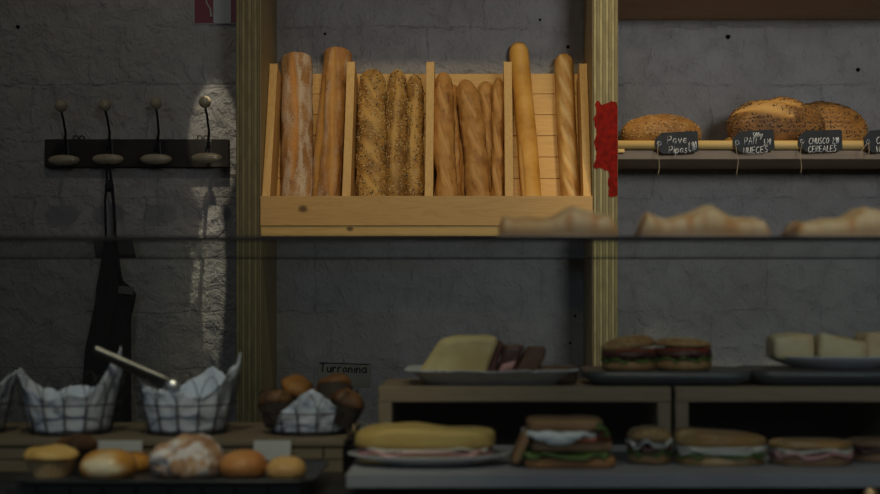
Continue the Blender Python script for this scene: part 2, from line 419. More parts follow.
# ------------------------------------------------------------------ loaves
def seg_d(u, s, u0, s0, u1, s1, L, R):
    ax, ay, bx, by = u0*L, s0*R, u1*L, s1*R; px, py = u*L, s*R
    dx, dy = bx-ax, by-ay; q = dx*dx+dy*dy
    tt = max(0, min(1, ((px-ax)*dx+(py-ay)*dy)/q)) if q > 0 else 0
    return math.hypot(px-ax-tt*dx, py-ay-tt*dy), tt
def loaf(L, ry, rz, scores=(), flat=.62, bend=0.0, ends=(.35, .35), blunt=(0, 0), rough=.05, seed=0, nu=80, nv=36, w=.006, hh=.004, freq=9, taper=0.0, waist=0.0):
    "loaf along +X from 0 to L, its underside at z = 0; scores are (u0, angle0, u1, angle1)"
    b = NB(); ly = b.verts.layers.float.new('score'); rings = []
    e0, e1 = ends; R = (ry+rz)/2
    for i in range(nu+1):
        u = .5-.5*cos(pi*i/nu)
        # profile
        pr = 1.0
        if u < e0: q = 1-u/e0; pr = (1-q**(2.2+2*blunt[0]))**.5 if q < 1 else 0
        if u > 1-e1: q = 1-(1-u)/e1; pr = min(pr, (1-q**(2.2+2*blunt[1]))**.5 if q < 1 else 0)
        pr = max(pr, 0)*(1-taper*u)*(1-waist*sin(pi*u)**2)
        ring = []
        for k in range(nv):
            a = 2*pi*k/nv; s = (a+pi) % (2*pi)-pi     # 0 = top
            y, z = sin(a), cos(a)
            p3 = Vector((u*L, y*ry, z*rz))
            d = rough*R*(nz(p3, freq, seed)*1.2+.5*nz(p3, freq*3, seed+5)+.3*nz(p3, freq*9, seed+9))
            m = 0
            for sc in scores:
                ds, tt = seg_d(u, s, *sc[:4], L, R); ww = w*(.35+.65*sin(pi*min(max(tt, .02), .98)))
                g = math.exp(-(ds/ww)**2); m = max(m, g)
                d += hh*(-.7*g+.8*math.exp(-((ds-1.7*ww)/(.8*ww))**2))*pr
            rr = 1+d/R
            yy, zz = y*ry*pr*rr, z*rz*pr*rr
            if zz < -flat*rz: zz = -flat*rz-(abs(zz)-flat*rz)*.12
            v = b.verts.new((u*L, yy+bend*sin(pi*u), zz+flat*rz+.02*rz)); v[ly] = m; ring.append(v)
        rings.append(ring)
    for A, B in zip(rings, rings[1:]):
        for k in range(nv): b.faces.new((A[k], A[(k+1) % nv], B[(k+1) % nv], B[k]))
    bmesh.ops.remove_doubles(b, verts=b.verts[:], dist=1e-6)
    mz = min(v.co.z for v in b.verts)
    for v in b.verts: v.co.z -= mz
    b.normal_update()
    return b
def add_seeds(src, n, size, mats, parent, name='seed_coating', zmin=.15, seed=1, avoid=.5, M4=None):
    rnd = random.Random(seed); me = src.data; lyr = me.attributes.get('score')
    zs = [v.co.z for v in me.vertices]; z0, z1 = min(zs), max(zs)
    polys = [p for p in me.polygons if p.center.z > z0+zmin*(z1-z0)]
    cum = []; t = 0
    for p in polys: t += p.area; cum.append(t)
    import bisect
    b = NB()
    for _ in range(n):
        p = polys[min(bisect.bisect(cum, rnd.random()*t), len(polys)-1)]
        vi = list(p.vertices)
        if lyr and lyr.data[vi[0]].value > avoid: continue
        ws = [rnd.random() for _ in vi]; sw = sum(ws)
        c = sum((me.vertices[i].co*wt for i, wt in zip(vi, ws)), Vector())/sw
        N = p.normal; T = N.orthogonal().normalized(); T = Matrix.Rotation(rnd.random()*6.28, 3, N) @ T; Bn = N.cross(T)
        s = size*rnd.uniform(.7, 1.3)
        vs = [b.verts.new(c+q) for q in (T*s, Bn*s*.55, -T*s, -Bn*s*.55, N*s*.45, -N*s*.3)]
        mi = rnd.randrange(len(mats))
        for q in ((0, 1, 4), (1, 2, 4), (2, 3, 4), (3, 0, 4), (1, 0, 5), (2, 1, 5), (3, 2, 5), (0, 3, 5)):
            b.faces.new([vs[i] for i in q]).material_index = mi
    o = obj(name, b, mats, parent, smooth=True); o['kind'] = 'stuff'
    return o
def stand(name, bm, mat, L, pxb, pxt, ytop, label, d=.0, group=None, off=.0, cat='bread', roll=0.0):
    "stand a loaf in the crate leaning on the back slats: pxb its middle at the front board's top, pxt at its top"
    Yl = 3.712+.06*sin(TH)-.04; hb = .06
    ht = L; Yt = 3.712+ht*sin(TH)-.04
    ab, at = PX(pxb, Yl), PX(pxt, Yt)
    dirv = Vector((at-ab, ht-hb)).normalized()
    ax = (dirv.x*Vector((1, 0, 0))+dirv.y*Vector((0, sin(TH), cos(TH)))).normalized()
    nrm = Vector((0, -cos(TH), sin(TH))); nrm = (nrm-ax*nrm.dot(ax)).normalized(); sd = nrm.cross(ax)
    a0 = ab-dirv.x/dirv.y*hb
    ph = Matrix.Rotation(roll, 3, ax)
    m = Matrix((ax, ph @ sd, ph @ nrm)).transposed().to_4x4(); m.translation = CR(a0, .004+off, d+.001)
    o = obj(name, bm, mat); o.matrix_world = m
    tag(o, label, cat, group)
    return o
def Ltop(y, r=.035):
    "length of a loaf whose top shows at pixel row y"
    L = .4
    for _ in range(20):
        Y = 3.712+L*sin(TH)-r*cos(TH); L = (PZ(y, Y)-zb-r*sin(TH))/cos(TH)
    return L
G1 = 'loaves standing in the bread crate'
# bin 1: floury + rustic
L = Ltop(56); stand('baguette', loaf(L, .045, .037, [(.2, .25, .62, -.1), (.58, -.05, .98, .18)], bend=.0, ends=(.05, .055), blunt=(1, 2.2), seed=1, w=.0095, hh=.004, nu=110, nv=44, freq=12), M['c_flour'], L, 297.5, 296, 56,
      'thick floury loaf with one long orange split, first from the left in the crate', .004)
L = Ltop(51); stand('baguette', loaf(L, .041, .037, [(.05, -.5, .5, -.2), (.45, -.15, .97, .2), (.1, .6, .8, .7)], ends=(.05, .05), blunt=(1, 2.2), seed=4, w=.010, hh=.005, nu=110, nv=44, rough=.07), M['c_rust'], L, 325, 338, 51,
      'tall rustic brown loaf leaning right against the first crate divider', .004)
# bin 2: seeded
for (px, pt, y, ry, rz, s, n, lab, dd) in ((372, 372, 71, .040, .040, 11, 1500, 'wide seeded loaf touching the left divider of the second bin', .002),
                                  (396, 397, 71, .030, .040, 12, 1200, 'middle seeded loaf of the three in the second bin', .002),
                                  (414, 415, 75, .025, .034, 13, 1000, 'narrow seeded loaf on the right of the second bin', .002)):
    L = Ltop(y)
    sc = [(.1+.22*k, -.5, .26+.22*k, .5) for k in range(4)] if s == 11 else [(.2, .3, .9, -.2)]
    o = stand('seeded_loaf', loaf(L, ry, rz, sc, ends=(.08, .18), blunt=(1, .3), seed=s, w=.008 if s == 11 else .005, hh=.004, rough=.22, freq=14), M['c_seed'], L, px, pt, y, lab, dd)
    add_seeds(o, n, .0036, [M['s_pale'], M['s_mid'], M['s_pale'], M['s_dark'], M['s_mid']], o, seed=s)
# bin 3: thin baguettes
def slashes(n, a=.55, u0=.1, u1=.92, wv=.9):
    st = (u1-u0)/n; return [(u0+st*k, -a, u0+st*(k+wv), a) for k in range(n)]
for (px, pt, y, ry, rz, s, lab, dd, bend) in (
        (454, 453, 83, .024, .022, 22, 'thin baguette mostly hidden behind the leftmost baguette of the third bin', .001, .0),
        (493, 485, 80, .028, .025, 24, 'thin dark baguette in the back right corner of the third bin', .001, -.004),
        (468, 466, 92, .023, .020, 26, 'thin dark baguette wedged behind the middle of the third bin', .003, .004),
        (448, 443, 79, .030, .029, 21, 'thin golden brown baguette leaning on the left divider of the third bin', .044, .006),
        (477, 464, 87, .0325, .030, 23, 'thin baguette crossing the front of the third bin, its tip leaning left', .050, -.008),
        (497, 498, 84, .018, .020, 25, 'slim baguette against the right divider of the third bin', .048, .0)):
    L = Ltop(y)
    stand('baguette', loaf(L, ry, rz, slashes(3, .4, .08, .95, .8), ends=(.1, .16), blunt=(.3, .1), bend=bend, seed=s, w=.006, hh=.0045, rough=.2, freq=13), M['c_thin'], L, px, pt, y, lab, dd)
# bin 4
L = Ltop(42); stand('baguette', loaf(L, .0285, .028, [(.05, .75, .42, .8)], ends=(.05, .09), blunt=(1, .6), bend=-.003, seed=31, w=.005, hh=.003, rough=.03), M['c_gold'], L, 531, 518, 42,
      'smooth golden baguette, the tallest in the crate, standing by the third divider', .004)
L = Ltop(54); stand('baguette', loaf(L, .0275, .028, slashes(6, .6, .05, .98, 1.1), ends=(.05, .09), blunt=(1, .6), bend=.004, seed=32, w=.006, hh=.0035, rough=.05), M['c_gold2'], L, 572, 564, 54,
      'golden baguette with pale diagonal slashes, last on the right in the crate', .004)

# loaves on the right shelf
def lay(name, bm, mat, x, y, z, rz, label, L, cat='bread', group=None, tilt=0):
    o = obj(name, bm, mat); m = Matrix.Translation((x, y, z)) @ Matrix.Rotation(rz, 4, 'Z') @ Matrix.Rotation(tilt, 4, 'X') @ Matrix.Translation((-L/2, 0, 0))
    o.matrix_world = m
    if label: tag(o, label, cat, group)
    return o
sz = ZT-.003
o = lay('seeded_loaf', loaf(.225, .065, .052, [(.15, .2, .85, -.1)], flat=.5, ends=(.45, .45), seed=41, w=.006, hh=.004, rough=.08), M['c_loaf2'], PX(661, 3.69), 3.69, sz, .05,
        'small brown seeded loaf at the left end of the bread shelf', .225)
add_seeds(o, 1300, .0030, [M['s_pale'], M['s_mid'], M['s_mid'], M['s_mid'], M['s_dark'], M['s_mid']], o, seed=41)
o = lay('oval_loaf', loaf(.235, .058, .079, [(.2, .0, .8, .3)], flat=.62, ends=(.45, .45), seed=43, w=.012, hh=.004, rough=.10), M['c_loaf2'], PX(826, 3.815), 3.815, sz, .0,
        'rounded brown loaf, rightmost on the bread shelf', .235)
add_seeds(o, 1500, .0033, [M['s_mid'], M['s_dark'], M['s_mid'], M['s_dark']], o, seed=43)
o = lay('oval_loaf', loaf(.275, .062, .076, [(.93, .50, .40, 1.2), (.8, .15, .3, .62)], flat=.62, ends=(.5, .4), seed=42, w=.019, hh=.007, rough=.10, taper=.08), M['c_loaf'], PX(776, 3.68), 3.682, sz, pi+.06,
        'dark seed-crusted loaf with a pale torn split, in front on the bread shelf', .275)
add_seeds(o, 2200, .0033, [M['s_dark'], M['s_mid'], M['s_dark']], o, seed=42, avoid=.35)
o = lay('bread_roll', loaf(.08, .03, .026, [], flat=.5, ends=(.5, .5), seed=44, rough=.08), M['c_seed'], PX(737, 3.80), 3.81, sz, .3,
        'small roll peeping out behind the left end of the dark torn loaf', .08)
o = lay('oval_loaf', loaf(.2, .05, .05, [], flat=.5, ends=(.5, .5), seed=45, rough=.08), M['c_loaf2'], PX(940, 3.7), 3.7, sz, 0, 'x', .2)
bpy.data.objects.remove(o)

# ------------------------------------------------------------------ handwriting
ST = {
 'A': [[(0, 0), (.45, 1), (.9, 0)], [(.2, .4), (.7, .4)]], 'B': [[(0, 0), (0, 1), (.6, .95), (.65, .6), (0, .52), (.75, .45), (.7, .05), (0, 0)]],
 'C': [[(.8, .85), (.5, 1), (.1, .8), (0, .4), (.2, .05), (.5, 0), (.8, .15)]], 'D': [[(0, 0), (0, 1), (.6, .8), (.75, .4), (.5, .05), (0, 0)]],
 'E': [[(.7, 1), (0, 1), (0, 0), (.7, 0)], [(0, .5), (.55, .5)]], 'G': [[(.8, .85), (.4, 1), (0, .6), (.1, .1), (.5, 0), (.8, .2), (.8, .5), (.5, .5)]],
 'H': [[(0, 0), (0, 1)], [(.7, 0), (.7, 1)], [(0, .5), (.7, .5)]], 'I': [[(.1, 0), (.1, 1)]], 'L': [[(0, 1), (0, 0), (.6, 0)]],
 'M': [[(0, 0), (.1, 1), (.45, .3), (.8, 1), (.9, 0)]], 'N': [[(0, 0), (0, 1), (.7, 0), (.7, 1)]], 'O': [[(.4, 1), (.05, .75), (0, .3), (.35, 0), (.7, .25), (.75, .7), (.4, 1)]],
 'P': [[(0, 0), (0, 1), (.6, .95), (.7, .7), (.5, .48), (0, .45)]], 'R': [[(0, 0), (0, 1), (.6, .95), (.65, .65), (0, .5), (.7, 0)]],
 'S': [[(.7, .9), (.3, 1), (.02, .75), (.6, .4), (.6, .1), (.2, 0), (0, .15)]], 'T': [[(0, 1), (.8, 1)], [(.4, 1), (.4, 0)]],
 'U': [[(0, 1), (0, .2), (.3, 0), (.65, .2), (.7, 1)]], 'V': [[(0, 1), (.4, 0), (.8, 1)]], 'W': [[(0, 1), (.2, 0), (.5, .7), (.8, 0), (1, 1)]],
 'a': [[(.6, .6), (.2, .62), (0, .3), (.2, 0), (.6, .3), (.6, .6), (.65, 0)]], 'v': [[(0, .6), (.3, 0), (.6, .65)]],
 'e': [[(.05, .3), (.6, .35), (.5, .6), (.2, .62), (0, .3), (.2, 0), (.6, .1)]], 'i': [[(.1, 0), (.1, .6)], [(.1, .8), (.1, .86)]],
 'p': [[(0, .6), (0, -.35)], [(0, .5), (.4, .62), (.6, .3), (.3, 0), (0, .1)]], 's': [[(.5, .55), (.2, .62), (.05, .45), (.45, .2), (.3, 0), (0, .05)]],
 'g': [[(.55, .6), (.2, .62), (.05, .3), (.3, .1), (.55, .6), (.5, -.3), (.1, -.3)]], 'r': [[(0, .6), (0, 0)], [(0, .4), (.2, .6), (.45, .55)]],
 'u': [[(0, .6), (.05, .05), (.35, 0), (.5, .2), (.5, .6), (.55, 0)]], 'n': [[(0, .6), (0, 0)], [(0, .4), (.25, .62), (.5, .4), (.5, 0)]],
 'o': [[(.3, .6), (0, .35), (.2, 0), (.5, .2), (.55, .45), (.3, .6)]],
 '1': [[(0, .7), (.25, 1), (.2, 0)]], '9': [[(.6, .6), (.2, .55), (.1, .85), (.4, 1), (.6, .8), (.5, 0)]], '0': [[(.3, 1), (0, .6), (.1, .1), (.4, 0), (.6, .4), (.55, .85), (.3, 1)]],
 '5': [[(.6, 1), (.1, 1), (.05, .55), (.5, .55), (.6, .2), (.3, 0), (0, .1)]], '3': [[(0, .95), (.5, 1), (.2, .58), (.6, .35), (.4, 0), (0, .05)]],
 '2': [[(0, .8), (.3, 1), (.6, .75), (0, 0), (.65, 0)]], ',': [[(.1, .08), (0, -.2)]], '7': [[(0, 1), (.6, 1), (.2, 0)]],
}
def write(bm, s, x, z, h, w=.8, y=0, r=.0011, slant=.12, gap=.32, rise=0.0):
    for i, ch in enumerate(s):
        if ch == ' ': x += h*w*.6; continue
        mw = 0
        for line in ST[ch]:
            pts = [(x+(px*w+pz*slant)*h, y, z+pz*h) for px, pz in line]; mw = max(mw, max(px for px, _ in line))
            if len(pts) == 1: continue
            add_tube(bm, pts, r, 5)
        x += (mw*w+gap*w)*h; z += rise*h
    return x
TW = .0027
tags = [
 ((654, 133, 698, 154), 3, 'black slate price tag under the small seeded loaf, nearest the red paint smear',
  [('Pave', 9, -1.5, 6.8, .92), ('Pipas', 10, -11.5, 6.8, .80), ('1,90', 29.5, -9.5, 8.5, .56)], (0, 24)),
 ((732, 132, 774, 153), 4, 'black slate price tag at the left end of the dark torn loaf',
  [('PAN', 8, -3.5, 6.5, .7), ('500gr', 17, 2.6, 5, .75), ('3,20', 27, -5.5, 6, .62), ('NUECES', 6.5, -12.5, 5.5, .85)], (-2, 25)),
 ((797, 131, 842, 152), 2, 'black slate price tag under the rounded brown loaf, third from the left',
  [('CHUSCO', 7.5, -3.5, 5.2, .72), ('2,90', 31, -4, 6, .52), ('CEREALES', 6.5, -11.8, 5.5, .72)], (2, 24)),
 ((863, 131, 906, 153), 6, 'black slate price tag cut off by the right edge, its twine in a loop',
  [('CAMPO', 9, -3.5, 6, .8), ('WAN', 8, -12, 5.5, .8)], None)]
tags[3][3][1] = ('W', 8, -12, 5.5, .8)
TG = 'slate price tags along the bread shelf'
for (box, rot, lab, words, strg) in tags:
    x0, y0, x1, y1 = box; Yt = SY-.006
    hx, hy = x0+5, (y0+y1)/2
    o = thing('price_tag', lab, 'price tag', P(hx, hy, Yt), 0, TG)
    w_, h_ = (x1-x0)*TW, (y1-y0)*TW
    b = NB(); q = 5*TW
    ol = [(-q*.8, h_*.18), (-q*.8, -h_*.18), (q*.6, -h_*.5), (w_-q-.004, -h_*.5), (w_-q, -h_*.5+.004), (w_-q, h_*.5-.004), (w_-q-.004, h_*.5), (q*.6, h_*.5)]
    add_prism(b, ol, -.002, .002)
    Rm = Matrix.Rotation(-radians(rot), 4, 'Y')
    pl = obj('slate_plate', b, M['slate'], o, smooth=False); pl.matrix_local = Rm
    b = NB()
    for (s, dx, dz, hh_, ww) in words: write(b, s, dx*TW-q*.2, (dz+.6)*TW, hh_*TW*(1.05 if s[0] in '0123456789' else 1.12), ww*(.62 if s[0] in '0123456789' else .78), -.0026, .00105)
    lt = obj('lettering', b, M['chalk'], o, label='pale chalk handwriting'); lt.matrix_local = Rm
    b = NB(); add_tube(b, [(.0052*cos(2*pi*k/16), -.0028, .0052*sin(2*pi*k/16)) for k in range(16)], .0011, 6, closed=True)
    obj('eyelet', b, M['ring'], o)
    b = NB()
    if strg:
        ex, ey = strg; pts = []
        for k in range(14):
            tt = k/13; pts.append(((-.002+.0025*sin(tt*7+rot)-ex*TW*tt*.6-(.012*tt if ex < 0 else 0)*0), -.004-.001*sin(tt*5), -tt*(ey+8)*TW))
        add_tube(b, pts, .0011, 6); add_tube(b, [(0, -.004, 0), (-.004, -.002, .004), (-.010, .010, .016)], .0011, 6)
    else:
        pts = [(.0, -.004, 0), (.002, -.004, -.02), (.001, -.004, -.042), (-.008, -.004, -.047), (-.018, -.004, -.038), (-.020, -.004, -.026), (-.012, -.004, -.015), (-.002, -.004, -.004)]
        add_tube(b, pts, .0012, 6)
    obj('twine', b, M['twine'], o)

# ------------------------------------------------------------------ coat rack
RY = WY-.002
rx0, rx1, rz0, rz1 = PX(47, WY), PX(230, WY), PZ(168, WY), PZ(140, WY)
rack = thing('coat_rack', 'dark wooden coat rack with four porcelain-tipped hooks on the painted wall', 'coat rack', ((rx0+rx1)/2, RY, rz0))
R0 = rack.location.copy()
b = NB(); add_box(b, rx0-R0.x, rx1-R0.x, -.02, 0, 0, rz1-rz0, bev=.002)
obj('backboard', b, M['black_wood'], rack, smooth=False)
for px in (79, 203):
    b = NB(); c = P(px, 138, WY-.01)
    for s in (-1, 1):
        add_tube(b, [(s*.009+.007*cos(2*pi*k/14), 0, .007*sin(2*pi*k/14)) for k in range(14)], .0018, 6, closed=True)
    obj('hanging_bracket', b, M['iron'], rack, c-R0)
for i, (xb, yb, xd, yd) in enumerate(((61, 106, 64, 160), (105, 105, 108, 159), (156, 103, 156, 159), (205, 102, 207, 158))):
    ball = P(xb, yb, 3.79); disc = P(xd, yd, 3.80); mt = P(xd+2, 148, WY-.022)
    hr = link(bpy.data.objects.new('hook', None)); hr.parent = rack; hr.location = mt-R0
    # hook as one mesh with knobs as its children
    bpy.data.objects.remove(hr)
    b = NB()
    add_tube(b, [Vector((0, .002, -.02)), Vector((0, -.004, -.005)), Vector((0, -.012, .012)), (ball-mt)*.35+Vector((.004, -.0, .0)), (ball-mt)*.7+Vector((.003, -.004, 0)), ball-mt-Vector((0, 0, .012))], [.006, .005, .0042, .0036, .0034, .0036], 10)
    dm = disc-mt
    add_tube(b, [Vector((0, .0, .0)), Vector((0, -.02, -.018)), Vector((0, -.05, -.033)), dm+Vector((0, .02, -.012)), dm+Vector((0, .0, -.008))], [.005, .0045, .004, .004, .004], 10)
    add_box(b, -.011, .011, -.003, .002, -.03, .022, bev=.002)
    hk = obj('hook', b, M['iron'], rack, mt-R0)
    b = NB(); bmesh.ops.create_uvsphere(b, u_segments=28, v_segments=18, radius=.0175)
    obj('ball_knob', b, M['porcelain'], hk, ball-mt)
    b = NB(); pr = []
    for k in range(17):
        a = pi*k/16; pr.append((.045*max(sin(a), 0)**.8, -.0145*cos(a)))
    add_lathe(b, pr, 36, sy=.38); obj('disc_knob', b, M['porcelain'], hk, dm)

# apron on the second hook
ap = thing('apron', 'black apron hanging by its tied strap from the second hook of the coat rack', 'apron', P(107, 163, 3.80))
A0 = ap.location.copy(); b = NB()
pts = [P(107, 163, 3.795), P(110, 172, 3.81), P(112, 186, 3.825), P(114, 210, 3.835), P(115, 235, 3.84), P(118, 262, 3.84), P(121, 285, 3.84)]
add_tube(b, [p-A0+Vector((0, 0, .009)) if i == 0 else p-A0 for i, p in enumerate(pts)], [.003, .004, .005, .0045, .005, .005, .005], 7)
pts = [P(106, 163, 3.795), P(107, 180, 3.82), P(105, 200, 3.83), P(106, 245, 3.84)]
add_tube(b, [p-A0+Vector((0, 0, .009)) if i == 0 else p-A0 for i, p in enumerate(pts)], .0035, 7)
bmesh.ops.create_icosphere(b, subdivisions=2, radius=.015, matrix=Matrix.Translation(P(109, 186, 3.82)-A0) @ Matrix.Diagonal((.8, .7, 1.2, 1)))
obj('strap', b, M['cloth'], ap)
b = NB(); rows = []; NR, NC = 40, 36
prof = [(240, 104, 117), (262, 101, 119), (284, 97, 124), (290, 96, 137), (303, 95, 135), (318, 92, 131), (350, 85, 131), (400, 81, 131), (450, 83, 132), (520, 80, 134)]
def interp(y):
    for (ya, la, ra), (yb2, lb, rb) in zip(prof, prof[1:]):
        if y <= yb2:
            q = (y-ya)/(yb2-ya); return la+(lb-la)*q, ra+(rb-ra)*q
    return prof[-1][1:]
for i in range(NR+1):
    py = 238+(520-238)*i/NR; l_, r_ = interp(max(py, 240)); row = []
    for j in range(NC+1):
        q = j/NC; px = l_+(r_-l_)*q
        Y = 3.855-.012*sin(q*pi)-.012*sin(q*14+py*.006)*(.3+.7*i/NR)-.03*(i/NR)*sin(q*pi)
        row.append(b.verts.new(P(px, py, Y)-A0))
    rows.append(row)
for A, B in zip(rows, rows[1:]):
    for j in range(NC): b.faces.new((A[j], A[j+1], B[j+1], B[j]))
body = obj('apron_cloth', b, M['cloth'], ap); md = body.modifiers.new('thick', 'SOLIDIFY'); md.thickness = .006
b = NB(); c = P(126, 290, 3.822); add_box(b, -.022, .022, -.001, .002, -.012, .010, bev=.001)
o = obj('pale_band', b, M['cloth_band'], ap, c-A0, smooth=False); o.rotation_euler = (0, .1, 0)

# fire extinguisher sign
sx0, sz0 = PX(194.5, WY), PZ(24.5, WY); sw = .155
sg = thing('safety_sign', 'red fire extinguisher sign with a white pictogram, high on the wall beside the plywood upright', 'sign', (sx0, WY-.003, sz0))
b = NB(); add_box(b, 0, sw, 0, .002, 0, sw, bev=.0005); obj('sign_plate', b, M['sign_white'], sg, smooth=False)
b = NB(); add_box(b, .0012, sw-.002, -.0008, .0002, .003, sw-.002); obj('red_field', b, M['sign_red'], sg, smooth=False)
b = NB(); ol = [(.056, .006), (.062, .003), (.102, .003), (.107, .006), (.107, .085), (.100, .100), (.090, .106), (.090, .120), (.074, .120), (.074, .106), (.062, .100), (.056, .085)]
add_prism(b, ol, -.002, -.0006)
add_tube(b, [(.076, -.0016, .112), (.052, -.0016, .11), (.034, -.0016, .09), (.036, -.0016, .062), (.047, -.0016, .045), (.049, -.0016, .03), (.049, -.0016, .022)], [.0025]*5+[.003, .005], 8)
add_box(b, .066, .115, -.002, -.0006, .122, .128)
obj('pictogram', b, M['sign_white'], sg, smooth=False, label='white extinguisher pictogram')

# small lettered note
np_ = P(318, 362, WY-.004)
nt = thing('paper_note', 'small note with dark slanted lettering on the wall behind the basket of dark muffins', 'note', np_)
b = NB(); add_box(b, 0, .155, 0, .001, -.07, 0); s1 = obj('note_sheet', b, speckle('dull_note_paper', (.27, .25, .20), sc=8, rough=.9, bump=0), nt, smooth=False); s1.rotation_euler = (0, radians(2), 0)
b = NB(); write(b, 'Turronina', .006, -.028, .025, .80, -.001, .0022, slant=.05, gap=.28); add_tube(b, [(.005, -.001, -.002), (.15, -.001, -.002)], .0016, 5)
s2 = obj('lettering', b, M['cloth'], nt); s2.rotation_euler = (0, radians(2), 0)

# ------------------------------------------------------------------ display case
GY = 1.5; GB = 2.12; CX0, CX1 = -.92, .86; DZ = 1.068
ZG1, ZG0 = PZ(236.2, GY), PZ(241, GY)
case = thing('display_case', 'glass-topped bakery display counter in the foreground, full of baskets and sandwiches', 'display case', ((CX0+CX1)/2, GY, 0))
K0 = case.location.copy()
def kbox(name, x0, x1, y0, y1, z0, z1, m, bev=0, label=None):
    c = Vector(((x0+x1)/2, y0, z0)); b = NB(); add_box(b, x0-c.x, x1-c.x, 0, y1-y0, 0, z1-z0, bev=bev)
    return obj(name, b, m, case, c-K0, smooth=False, label=label)
kbox('base_cabinet', CX0, CX1, GY+.03, GB, 0, DZ-.012, M['deck'])
kbox('deck', CX0, CX1, GY-.012, GB+.01, DZ-.012, DZ, M['deck'], bev=.002)
kbox('front_glass', CX0+.012, CX1-.012, GY, GY+.006, DZ+.0005, ZG0-.0008, M['glass'], label='clear front pane')
kbox('top_glass', CX0+.012, CX1-.012, GY+.003, GB, ZG0, ZG1-.0004, M['glass'], label='clear top pane')
kbox('front_trim', CX0+.012, CX1-.012, GY-.004, GY+.0025, ZG0-.0004, ZG1, M['trim'], bev=.001, label='thin black trim along the top edge')
for xa in (CX0, CX1-.012): kbox('side_panel', xa, xa+.012, GY-.004, GB, DZ, ZG1, M['trim'])
kbox('back_rail', CX0+.012, CX1-.012, GB, GB+.006, ZG0-.001, ZG1, M['trim'])
# grey slab shelf at the right
SLX = PX(346, 1.56); SLT = PZ(474, 1.56); SLB = PZ(488, 1.56)
for xs in (-.26, -.02, .2, .42, .7): kbox('shelf_foot', max(xs, SLX+.01), max(xs, SLX+.01)+.03, 1.62, 2.05, DZ, SLB, M['deck'])
kbox('shelf_slab', SLX, CX1-.013, 1.56, 2.09, SLB, SLT, M['slab'], bev=.001, label='pale grey laminate shelf slab')
b = NB(); add_lathe(b, [(.004, 0), (.0075, 0), (.0085, .003), (.006, .006), (.0, .007)], 20, fn=lambda q, a, rr: Vector((q.x, -q.z, q.y)))
o = obj('golden_knob', b, M['gold'], case, P(870, 494.5, GY-.0125)-K0, label='small golden brass-coloured knob')  # knob added to stand in for a small golden glint

# wooden boxes on the slab
BY = 1.85; BT = PZ(387, BY); BB = BY+.2
for (x0, x1, lab) in ((378, 671, 'long brown wooden box open to the front, under the paper tray and the left burgers'), (675, 905, 'brown wooden box open to the front, at the right under the white plate')):
    X0, X1 = PX(x0, BY), PX(x1, BY); tk = .019
    bx = thing('wooden_box', lab, 'box', ((X0+X1)/2, BY, SLT), 0, 'open wooden boxes inside the display case'); w2 = (X1-X0)/2
    b = NB(); add_box(b, -w2, w2, 0, BB-BY, BT-SLT-.021, BT-SLT, bev=.0015); obj('top_board', b, M['box_wood'], bx, smooth=False)
    for s in (-1, 1):
        b = NB(); xa, xb = (-w2, -w2+tk) if s < 0 else (w2-tk, w2)
        add_box(b, xa, xb, 0, BB-BY, 0.0005, BT-SLT-.0215, bev=.0015); obj('side_board', b, M['box_wood_v'], bx, smooth=False)
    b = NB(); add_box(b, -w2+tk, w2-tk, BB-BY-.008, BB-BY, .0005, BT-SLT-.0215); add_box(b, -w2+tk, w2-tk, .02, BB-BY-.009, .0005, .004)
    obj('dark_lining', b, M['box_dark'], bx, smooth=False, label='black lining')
# riser at the left
RTY = 1.79; RT = PZ(440, RTY); RX0, RX1 = CX0+.03, PX(344, RTY)
rs = thing('display_riser', 'low grey plank riser carrying the wire baskets at the left of the display case', 'riser', ((RX0+RX1)/2, RTY, DZ))
w2 = (RX1-RX0)/2; Hh = RT-DZ
b = NB(); add_box(b, -w2, w2, -.003, .26, Hh-.008, Hh, bev=.001); obj('top_board', b, M['riser'], rs, smooth=False)
zc = 0.0005
for r_ in range(2):
    x = -w2+(0 if r_ else -.0); ln = .115 if r_ else .15; hb = (Hh-.009)/2
    while x < w2-.01:
        xe = min(x+ln, w2); b = NB(); add_box(b, 0, xe-x-.0018, 0, .012, 0, hb-.0015, bev=.001)
        obj('front_plank', b, M['riser'], rs, (x, 0, zc), smooth=False); x = xe
    zc += hb
b = NB(); add_box(b, -w2, w2, .0125, .25, .0005, Hh-.0085); obj('core', b, M['box_dark'], rs, smooth=False)
# blank cards in front of the riser
for (xa, xb, ya, yb2, lab) in ((97, 141, 441, 456, 'blank white card standing behind the glossy golden bun'), (253, 290, 441, 460, 'blank white card standing behind the two round rolls at the right of the tray')):
    Y = 1.768; c = P((xa+xb)/2, yb2, Y); b = NB(); w2 = PX(xb, Y)-PX(xa, Y)
    hgt = PZ(ya, Y)-DZ
    c.z = DZ
    add_box(b, -w2/2, w2/2, 0, .0015, 0.0003, hgt, mp=lambda p: Vector((p.x, p.y+p.z*.15, p.z)))
    tag(obj('blank_card', b, M['card'], None, c, smooth=False), lab, 'card', 'blank cards before the riser')

